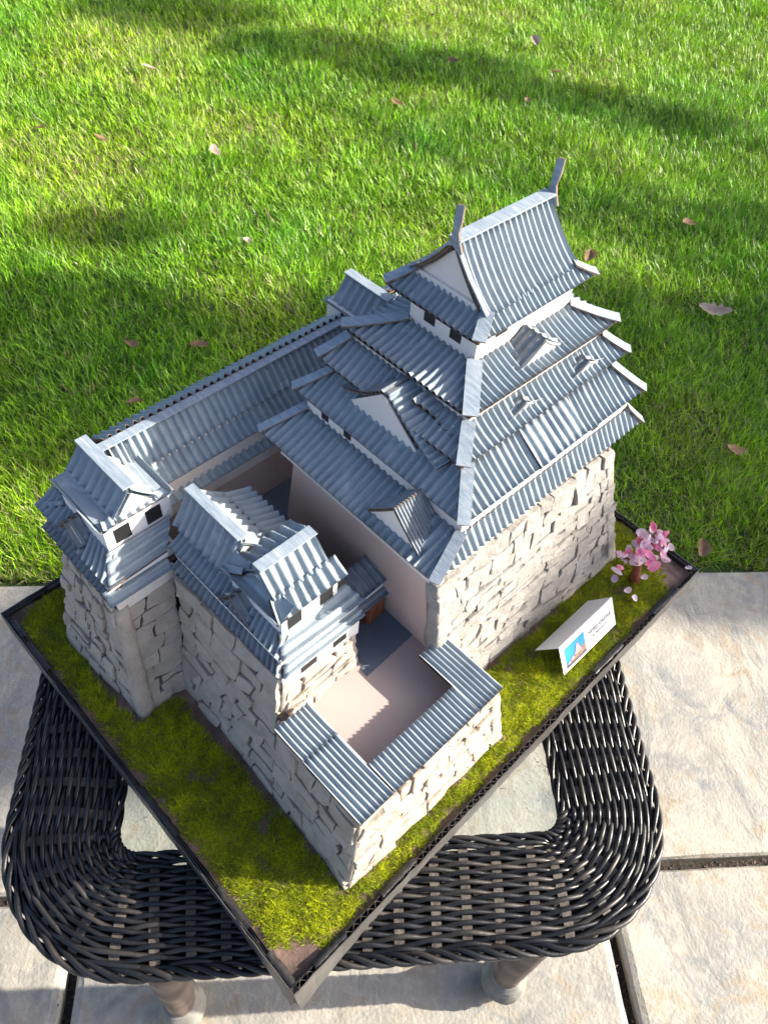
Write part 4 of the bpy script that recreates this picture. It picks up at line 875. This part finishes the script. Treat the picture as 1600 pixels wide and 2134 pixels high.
for i, (x, y, m, lb) in enumerate(((49.3, 62.6, 'lilac', 'small lilac paper petal fallen on the moss nearest the keep wall'), (51.6, 62.4, 'pinkB', 'square white paper petal on the moss below the cherry trunk'),
                                   (52.9, 62.0, 'pinkB', 'white paper petal lying on the moss closest to the name card'), (51.9, 65.9, 'pinkB', 'pale paper petal leaning against the foot of the cherry trunk'),
                                   (55.2, 72.0, 'pinkB', 'tiny white paper scrap stuck on the tray right corner'))):
    o = thing('fallen_petal', lb, 'petal', K, (x, y, 0.1), 'paper petals fallen on the moss'); petal(o, (x, y, .12 if i < 4 else .05), (rp.normal(0, .3), rp.normal(0, .3), 1), 1.15, .95, m, 600 + i, .2, 'petal_sheet')

# ============================================================ WICKER TABLE
tb = thing('wicker_table', 'black woven wicker side table with glass centre on the patio under the castle', 'table', T, (3, 38, GZ))
ZT = -4.75
OX0, OX1, OY0, OY1, OR = -33.2, 39.2, 14.9, 63.0, 15.0
IX0, IX1, IY0, IY1, IR = -22.6, 28.6, 25.2, 52.6, 3.2
NFX, NS, NC = 12, 6, 5                                # stakes on front/back, on sides, per corner
def loop(f, tpar):
    """f 0 outer .. 1 inner ; tpar in stake units"""
    x0, x1, y0, y1, rr_ = [a + (b_ - a) * f for a, b_ in ((OX0, IX0), (OX1, IX1), (OY0, IY0), (OY1, IY1), (OR, IR))]
    tot = 2 * (NFX + NS) + 4 * NC; t = tpar % tot
    segs = [('l', (x0 + rr_, y0), (x1 - rr_, y0), NFX), ('c', (x1 - rr_, y0 + rr_), -90, NC), ('l', (x1, y0 + rr_), (x1, y1 - rr_), NS), ('c', (x1 - rr_, y1 - rr_), 0, NC),
            ('l', (x1 - rr_, y1), (x0 + rr_, y1), NFX), ('c', (x0 + rr_, y1 - rr_), 90, NC), ('l', (x0, y1 - rr_), (x0, y0 + rr_), NS), ('c', (x0 + rr_, y0 + rr_), 180, NC)]
    for s in segs:
        if t <= s[3]:
            k = t / s[3]
            if s[0] == 'l': return np.array([s[1][0] + (s[2][0] - s[1][0]) * k, s[1][1] + (s[2][1] - s[1][1]) * k])
            a = math.radians(s[2] + 90 * k); return np.array([s[1][0] + rr_ * math.cos(a), s[1][1] + rr_ * math.sin(a)])
        t -= s[3]
    return loop(f, 0)
NST = 2 * (NFX + NS) + 4 * NC
rw_ = np.random.default_rng(91)
def crown(f): return 0.55 * math.sin(PI * min(max(f, 0), 1)) - 1.2 * max(0, .12 - f) / .12 * .5
for j in range(NST):
    V = []; n = 14
    o_ = rw_.normal(0, .04)
    p0, p1 = loop(0.01, j + .5 + o_), loop(.99, j + .5 + o_); d_ = nrm(p1 - p0); s_ = np.array([-d_[1], d_[0]]) * .52
    for i in range(n + 1):
        f_ = i / n; c = p0 + (p1 - p0) * f_; z = ZT + crown(f_) + rw_.normal(0, .02)
        for q in (-1, 1):
            V.append((c[0] + s_[0] * q, c[1] + s_[1] * q, z)); V.append((c[0] + s_[0] * q, c[1] + s_[1] * q, z - .14))
    Fc = []
    for i in range(n): a = 4 * i; Fc += [(a, a+2, a+6, a+4), (a+1, a+5, a+7, a+3), (a, a+4, a+5, a+1), (a+2, a+3, a+7, a+6)]
    part(tb, 'stake', V, Fc, ['stake'])
NSTR = 21
for k in range(NSTR):
    f0 = .035 + .93 * k / (NSTR - 1); pts = []; sub = 8; wob = rw_.uniform(0, 6)
    for i in range(NST * sub):
        t = i / sub; ph = math.cos(PI * (t - .5) + PI * .5 * 0) * (1 if k % 2 else -1)
        ph = math.sin(PI * t) * (1 if k % 2 else -1)          # crosses between stakes, peaks over stakes at t = j+.5
        c = loop(f0 + .010 * ph + .006 * math.sin(t * 1.7 + wob), t); pts.append((c[0], c[1], ZT + crown(f0) + .33 * ph + .05 + rw_.normal(0, .008)))
    pts.append(pts[0]); V, Fc = tube_mesh(pts, .26, 8); part(tb, 'strand', V, Fc[:-2], ['strand' if rw_.random() < .8 else 'strand2'], None, True)
def braid(f, z, R_, rad, turns, name, m, nstr=3, fz=.7):
    for q in range(nstr):
        pts = []; N_ = 720
        for i in range(N_ + 1):
            t = i / N_ * NST; a = 2 * PI * turns * i / N_ + 2 * PI * q / nstr
            c = loop(f, t); c2 = loop(f + .02, t); d_ = nrm(c2 - c); pts.append((c[0] + d_[0] * R_ * math.cos(a), c[1] + d_[1] * R_ * math.cos(a), z + R_ * fz * math.sin(a)))
        V, Fc = tube_mesh(pts, rad, 8); part(tb, name, V, Fc[:-2], [m if q else 'strand2'], None, True)
braid(-0.035, ZT - .55, .55, .30, 22, 'border_braid', 'strand', 4)
braid(1.03, ZT - .1, .48, .27, 18, 'inner_braid', 'strand', 4)
# apron of upright rounded ribs under the rim
rib = None
for i in range(0, 200):
    t = i / 200 * NST; c = loop(.015, t); c2 = loop(.05, t)
    if c[1] > 46: continue
    d_ = nrm(c - c2)
    if rib is None:
        V = []; n = 6; kk = 8
        for a in range(n + 1):
            f_ = a / n; rad = .52 * math.sin(PI * (.12 + .76 * f_)) ** .5
            for b_ in range(kk): V.append((rad * math.cos(2*PI*b_/kk) * CM, rad * math.sin(2*PI*b_/kk) * CM, (-1.2 - 3.6 * f_) * CM))
        Fc = [(a*kk+b_, (a+1)*kk+b_, (a+1)*kk+(b_+1)%kk, a*kk+(b_+1)%kk) for a in range(n) for b_ in range(kk)] + [tuple(range(kk)), tuple(range(n*kk, n*kk+kk))[::-1]]
        rib = mesh_data('apron_rib', V, Fc, 'stake', None, True)
    o = bpy.data.objects.new('apron_rib', rib); COL.objects.link(o); o.parent = tb
    o.location = ((c[0] - 3) * CM, (c[1] - 38) * CM, (ZT - GZ) * CM)
# dark frame under the weave
V = []; Fc = []; NN = 120
for i in range(NN):
    for f_, z in ((.03, ZT - 1.1), (.97, ZT - 1.1), (.97, ZT - 2.2), (.03, ZT - 2.2)):
        c = loop(f_, i / NN * NST); V.append((c[0], c[1], z))
for i in range(NN):
    a, b_ = 4 * i, 4 * ((i + 1) % NN); Fc += [(a, b_, b_ + 1, a + 1), (a + 1, b_ + 1, b_ + 2, a + 2), (a + 2, b_ + 2, b_ + 3, a + 3), (a + 3, b_ + 3, b_, a)]
part(tb, 'frame', V, Fc, ['under'])
MB().box((IX0 - 1, IY0 - 1, ZT - .95), (IX1 + 1, IY1 + 1, ZT - .55)).build(tb, 'glass_pane', ['glass'])
for (tx, ty, fx, fy) in ((-17.5, 19.0, -20.3, 17.6), (26.0, 19.0, 28.2, 18.4), (-17.5, 58, -20.3, 59.5), (26.0, 58, 28.2, 59.5)):
    pts = []; rad = []; n = 150
    for i in range(n + 1):
        f_ = i / n; z = -6.8 + (GZ + 3 + 6.8) * f_
        pts.append((tx + (fx - tx) * f_, ty + (fy - ty) * f_, z)); rad.append((3.0 - 1.1 * f_) * (1 + .045 * math.sin(i * 2 * PI / 2.9)))
    V, Fc = tube_mesh(pts, rad, 20); lg = part(tb, 'leg', V, Fc, ['legw'], None, True)
    pts = []; rad = []
    for i in range(31):
        f_ = i / 30; pts.append((fx, fy, GZ + 7.5 - 7.5 * f_)); rad.append((2.0 + 1.35 * math.sin(PI * min(1, f_ * 1.05)) ** .7) * (1 + .04 * math.sin(i * 2.2)))
    V, Fc = tube_mesh(pts, rad, 24, .02); part(lg, 'woven_foot', V, Fc, ['foot'], None, True)

# ============================================================ DRY LEAVES ON THE LAWN
def ground_at(px, py):
    d_ = Rt * (px - 800) - Up * (py - 1067) + Fw * 1609; k = CAMH / -d_.z; return d_.x * k, d_.y * k
LV = [((452, 327), .052, 'leafpale', 'curled pale brown oak leaf on the sunlit lawn left of centre'), ((312, 150), .055, 'leafpale', 'bleached flat leaf on the bright lawn at upper left'),
      ((212, 298), .045, 'leaf', 'narrow folded brown leaf near the left curled pale one'), ((88, 272), .035, 'leaf', 'small tan leaf close to the left picture edge'),
      ((275, 738), .050, 'leaf', 'dull brown leaf in the shaded lawn behind the left turret'), ((418, 732), .045, 'leaf', 'dark brown leaf in the shaded lawn above the gallery roof'),
      ((1484, 655), .085, 'leafpale', 'large crumpled grey white leaf on the lawn right of the keep'), ((1222, 548), .06, 'leaf', 'brown leaf just behind the top right eave of the keep'),
      ((826, 228), .045, 'leaf', 'rust brown leaf upright in the lawn at upper centre'), ((1092, 228), .04, 'leaf', 'tan leaf lying flat left of the dark shadow streak'),
      ((943, 142), .05, 'leaf', 'thin curled brown leaf inside the upper lawn shadow'), ((1112, 96), .07, 'leafpale', 'cluster-like pale leaf near the top of the lawn'),
      ((1156, 160), .05, 'leaf', 'reddish brown leaf right of the upper lawn shadow'), ((902, 42), .05, 'leaf', 'brown leaf at the very top of the lawn'),
      ((1522, 950), .045, 'leaf', 'dark brown leaf by the lower right lawn'), ((1278, 908), .04, 'leaf', 'maroon brown leaf beside the right stone wall corner'),
      ((1456, 1150), .045, 'leaf', 'long brown leaf caught between lawn edge and the concrete'), ((288, 858), .035, 'leaf', 'tiny dark leaf touching the outline of the gallery roof'),
      ((1428, 480), .045, 'leaf', 'orange brown leaf in the bright lawn right of the ridge finial'), ((520, 520), .04, 'leafpale', 'pale leaf scrap in the lawn left of the back turret'),
      ((1262, 140), .04, 'leaf', 'small brown leaf at upper right of the lawn')]
for i, ((px, py), sz, m_, lb) in enumerate(LV):
    sz *= 1.15; gx_, gy_ = ground_at(px, py); r = np.random.default_rng(800 + i); n = 9; V = []
    th0 = r.uniform(0, 6.28); curl = r.uniform(.25, .7); tilt = r.uniform(-.5, .5)
    for a in range(n + 1):
        t = a / n; w0 = sz * .30 * (math.sin(PI * (.04 + .93 * t)) ** .7) * (1 + .32 * math.sin(a * 2.7))
        for s in (-1, -.4, 0, .4, 1):
            V.append(((t - .5) * sz, s * w0 + .12 * sz * math.sin(t * 3), abs(s) * w0 * curl + sz * .35 * (t - .5) ** 2 + (t - .5) * sz * tilt * .5))
    for s_ in (1,):
        V += [(-.5 * sz, -.0015, .09 * sz), (-.5 * sz, .0015, .09 * sz), (-.78 * sz, 0, .16 * sz)]
    Fc = [(5*a+j, 5*a+j+1, 5*a+j+6, 5*a+j+5) for a in range(n) for j in range(4)] + [(5*(n+1), 5*(n+1)+1, 5*(n+1)+2)]
    me = mesh_data('dry_leaf', V, Fc, m_, None, True); o = bpy.data.objects.new('dry_leaf', me); COL.objects.link(o)
    o.location = (gx_, gy_, .022 + float(lawn_h(gx_, gy_)) if py < 1150 else .012); o.rotation_euler = (r.uniform(-.3, .3), r.uniform(-.3, .3), th0)
    o['label'] = lb; o['category'] = 'leaf'; o['group'] = 'dry leaves scattered on the lawn'


# ============================================================ SHADE TREE standing right of the patio, outside the frame
tr_ = bpy.data.objects.new('shade_tree', None); COL.objects.link(tr_); tr_['label'] = 'thin crowned garden tree right of the lawn casting the soft shadow bands'; tr_['category'] = 'tree'
EA = np.array([-math.sin(SUN_AZ), math.cos(SUN_AZ), 0.0]); SD = np.array(sdir); EB = np.cross(SD, EA); EB = EB if EB[2] > 0 else -EB
def onray(a, b, D=9.0): return EA * a + EB * b + SD * D
base = onray(1.66, 0); base = np.array([base[0], base[1], -0.02]); tr_.location = base
def raw(parent, name, V, Fc, m, smooth=True, kind=None):
    me = mesh_data(name, np.asarray(V) - base, Fc, m, None, smooth); o = bpy.data.objects.new(name, me); COL.objects.link(o); o.parent = parent
    if kind: o['kind'] = kind
    return o
V, Fc = tube_mesh([base, base + (0, 0, 1.2), base + (.05, .02, 3.0), base + (0, .0, 5.0), base + (-.1, .05, 7.2)], [.24, .20, .17, .15, .05], 14, .05, 5)
raw(tr_, 'trunk', V, Fc, 'treebark')
clumps = [(.66, .27, .13), (.74, .32, .12), (.62, .18, .10), (.68, .12, .12), (.80, .20, .12), (.57, .37, .09), (.66, .38, .09), (.86, .1, .12),
          (1.05, -.42, .2), (1.28, -.50, .26), (1.5, -.42, .26), (1.78, -.55, .24), (1.42, -.6, .24), (1.9, -.4, .2), (1.6, -.55, .2), (1.2, -.38, .2), (1.75, -.3, .18), (1.38, -.3, .16), (1.5, -.75, .2), (1.8, -.75, .2), (.95, -.56, .12), (1.3, -.75, .2), (1.15, -.30, .12), (1.62, -.25, .2), (1.45, -.12, .14), (1.5, .12, .15), (1.75, .26, .2), (1.5, .36, .2), (1.78, .44, .2), (1.62, .55, .18), (1.7, .08, .18), (1.85, -.1, .18), (1.62, .42, .24), (1.86, .32, .2), (1.42, .2, .14),
          (3.95, .0, .16), (3.75, -.25, .18), (3.5, -.5, .14), (3.3, -.72, .11), (3.1, -.95, .12), (4.3, .3, .2), (2.5, -.75, .14), (2.35, .3, .1),
          (1.2, 1.5, .4), (2.0, 1.6, .5), (.7, 1.9, .4), (2.8, 1.4, .4), (1.7, 2.2, .5), (2.6, 2.1, .4)]
rl = np.random.default_rng(5); LVs, LFs = [], []
for k, (a, b_, rad) in enumerate(clumps):
    c = onray(a, b_, 9.0 + rl.uniform(-.5, .5)); zt = max(1.6, min(6.6, c[2] - .35 * np.hypot(*(c[:2] - base[:2])) - .2)); s0 = base + (0, 0, zt)
    V, Fc = tube_mesh([s0, (s0 * .5 + c * .5) + (0, 0, .15), c], [.035, .02, .007], 6, .05, k); raw(tr_, 'branch', V, Fc, 'treebark')
    n = int(26000 * rad * rad) + 60
    for _ in range(n):
        d_ = rl.normal(size=3); p = c + d_ / np.linalg.norm(d_) * rad * 1.15 * rl.random() ** .45
        u = nrm(rl.normal(size=3)) * .045; v = nrm(np.cross(u, rl.normal(size=3))) * .026; i0 = len(LVs)
        LVs += [p - u, p + v, p + u, p - v]; LFs.append((i0, i0 + 1, i0 + 2, i0 + 3))
raw(tr_, 'crown', LVs, LFs, 'treeleaf', False)
